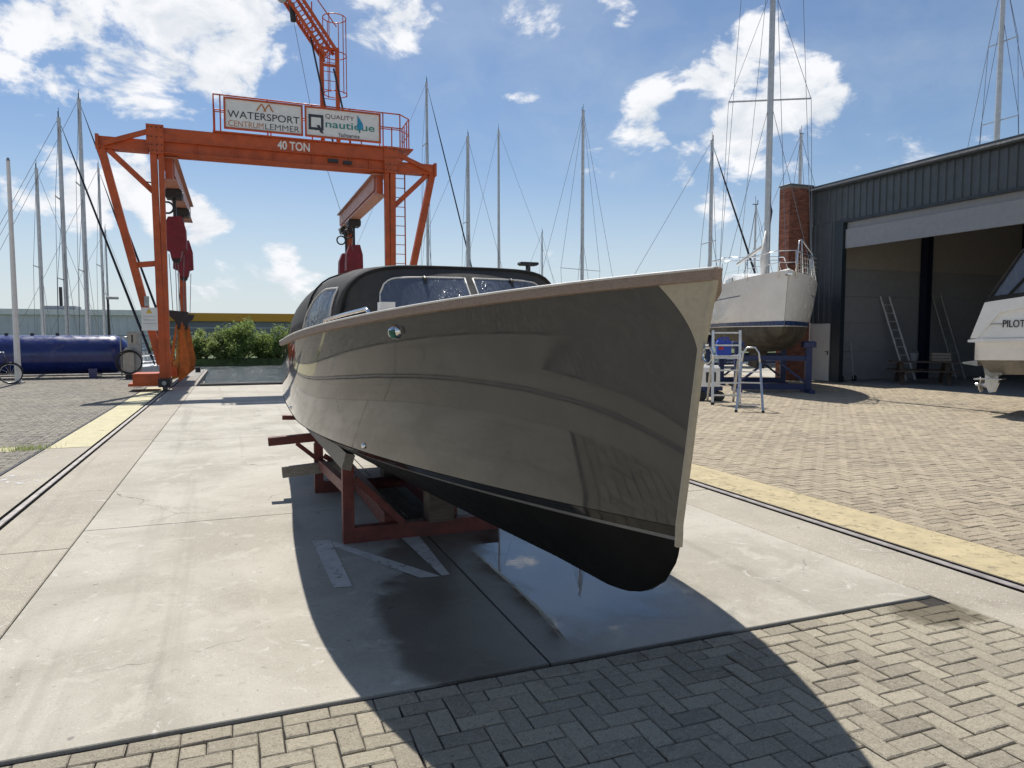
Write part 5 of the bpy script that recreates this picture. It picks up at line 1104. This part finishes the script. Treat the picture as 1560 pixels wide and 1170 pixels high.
# ------------------------------------------------------------------ far bank: warehouse, yellow fascia building, bushes
WH = thing('warehouse', 'long low grey sheet metal warehouse with white roof edge beyond the left masts', 'building', (-45, 84, -.4))
MB().box(-60, 36.5, 0, 25, 0, 4.0).build('wall', SHEETW, WH); MB().box(-60.3, 36.8, -.3, 25.3, 4.0, 4.55).build('roof_edge', ROOFW, WH)
rb = MB()
for k in range(120): rb.box(-59.8 + k * .8, -59.74 + k * .8, -.05, 0, 0, 4.0)
rb.build('wall_rib', SHEETW, WH)
MB().box(12, 18, -.06, 0, 0, 3.2).build('gate', GREYB, WH); MB().box(26.5, 29.5, 3, 6, 4.55, 5.0).build('roof_unit', GREYB, WH); MB().tube([(28, 4, 5), (28, 4, 7)], .16, 8).tube([(15, 4, 4.5), (15, 4, 6.4)], .14, 8).build('flue', BLACK, WH)
YB = thing('ochre_building', 'long grey building with an ochre yellow roof band behind the bushes', 'building', (20, 96, -.4))
MB().box(-27.5, 70, 0, 25, 0, 3.65).build('wall', GREYB, YB); MB().box(-27.7, 70.3, -.4, 25.4, 3.65, 4.65).build('fascia', OCHRE, YB)
for k in range(3): MB().box(-27.6, 70, -.05, 0, .8 + k, .88 + k).build('wall_band', SHEETW, YB)
MB().tube([(-10, -2, 3.5), (-10, -2, 5.2)], [.35, .3], 10).build('white_post', ROOFW, YB)
FN = thing('quay_fence', 'dark horizontal rail fence along the far quay before the warehouse', 'fence', (-40, 74, -.4))
for zz in (.6, 1.2, 1.9): MB().bar((-55, 0, zz), (33, 0, zz), .08, .07).build('fence_rail', GREYB, FN)
for k in range(30): MB().bar((-55 + k * 3.03, 0, 0), (-55 + k * 3.03, 0, 1.95), .08).build('fence_post', GREYB, FN)
def bush(lab, X, Y, w, hgt, dep, n, mat, seed):
    r = np.random.default_rng(seed); S_ = thing('shrub', lab, 'shrub', (X, Y, -.6), 0, 'shrubs on the far bank')
    m = MB(); rv = []; clumps = []
    for k in range(34):
        a = r.uniform(0, 2 * math.pi); q = math.sqrt(r.uniform(0, 1)); x, y = q * math.cos(a) * w * .43, q * math.sin(a) * dep * .43
        top = hgt * (.92 - .55 * q ** 2) * r.uniform(.75, 1.08); clumps.append((x, y, r.uniform(.25, .95) * top, r.uniform(.3, .55)))
    for k in range(n):
        c = clumps[r.integers(len(clumps))]; d = r.normal(size=3); d /= np.linalg.norm(d); rad = c[3] * r.uniform(.5, 1.05) * (w / 3.2)
        p = np.array((c[0], c[1], max(c[2], .2))) + d * rad * np.array((1, 1, .8)); 
        if p[2] < 0.02: p[2] = .02 + r.uniform(0, .2)
        u = r.normal(size=3); u /= np.linalg.norm(u); v = np.cross(u, r.normal(size=3)); v /= np.linalg.norm(v); L1, W1 = r.uniform(.10, .2), r.uniform(.035, .06)
        if r.random() < .12: p[2] += r.uniform(.1, .55); p[:2] += r.normal(0, .08, 2)
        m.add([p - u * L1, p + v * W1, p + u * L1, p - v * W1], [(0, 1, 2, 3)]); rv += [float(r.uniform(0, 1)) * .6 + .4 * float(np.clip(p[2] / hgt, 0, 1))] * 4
    m.build('foliage', mat, S_, rnd=rv)
    st_ = MB()
    for k in range(7): a = r.uniform(0, 6.28); c = clumps[k]; st_.tube([(.2 * math.cos(a), .2 * math.sin(a), 0), (c[0] * .5, c[1] * .5, c[2] * .5), (c[0], c[1], c[2])], [.06, .045, .02], 6)
    st_.build('stem', BARK, S_, smooth=True)
bush('loose pale green shrub on the far bank nearest the crane leg', -2.3, 63.6, 3.6, 3.0, 2.8, 6000, LEAFB, 3)
bush('tallest dense green shrub on the far bank in the gap left of the sloop', .55, 63.9, 5.0, 4.0, 3.4, 10000, LEAFA, 4)
bush('dark green shrub on the far bank right behind the sloop stern', 3.9, 64.0, 4.4, 3.6, 3.2, 8500, LEAFA, 5)
bush('small pale shrub on the bank behind the warning board', -5.6, 64.5, 2.0, 2.6, 1.8, 2600, LEAFB, 6)
bush('low green shrub on the far bank hidden mostly by the sloop', 8.2, 64.2, 4.0, 2.6, 3.0, 5000, LEAFA, 8)
# dark roof ventilator pipe seen above the canopy
VP_ = thing('vent_pipe', 'dark pipe with a flat cap showing above the right end of the canopy', 'pipe', (24.4, 59.5, -.5)); MB().tube([(0, 0, 0), (0, 0, 8.2)], .22, 10).build('pipe', BLACK, VP_, smooth=35); MB().prism([(-.9, 8.35), (-.7, 8.2), (.7, 8.2), (.9, 8.35), (.8, 8.5), (-.8, 8.5)], -.4, .4).build('cap', BLACK, VP_, recalc=True)
# grass tuft at the corner of the yellow strip
gt = MB(); rv = []
for k in range(260):
    x, y = -2.78 + random.gauss(0, .16), 11.72 + random.gauss(0, .10); a = random.uniform(0, 6.28); hh = random.uniform(.03, .10); dx, dy = .05 * math.cos(a), .05 * math.sin(a)
    gt.add([(x - dy * .08, y + dx * .08, 0), (x + dy * .08, y - dx * .08, 0), (x + dx, y + dy, hh)], [(0, 1, 2)]); rv += [random.random()] * 3
tag(gt.build('weeds', LEAFB, rnd=rv), kind='stuff')

# small clutter on and by the picnic table
BK = thing('bucket', 'small dark bucket standing on the picnic table in the hangar', 'bucket', (20.8, 17.3, .742)); MB().grid([[(r * math.cos(2 * math.pi * i / 16), r * math.sin(2 * math.pi * i / 16), zz) for i in range(16)] for r, zz in ((.02, .0), (.11, .0), (.14, .26), (.125, .26), (.10, .03), (.02, .03))], True).build('pail', GREYB, BK, smooth=35); MB().ring((0, 0, .26), .13, .006, 14, 5, 'x', 0, math.pi).build('handle', CHROME, BK, smooth=True)
CT = thing('crate', 'pale slatted crate lying on the picnic table beside the bucket', 'crate', (21.3, 16.75, .742), R(-40))
for k in range(3):
    for sy in (-.15, .15): MB().box(-.25, .25, sy - .01, sy + .01, .02 + k * .09, .09 + k * .09).build('slat', PLANK, CT)
    for sx in (-.26, .26): MB().box(sx - .01, sx + .01, -.16, .16, .02 + k * .09, .09 + k * .09).build('slat', PLANK, CT)
MB().box(-.25, .25, -.14, .14, 0, .018).build('base', PLANK, CT)
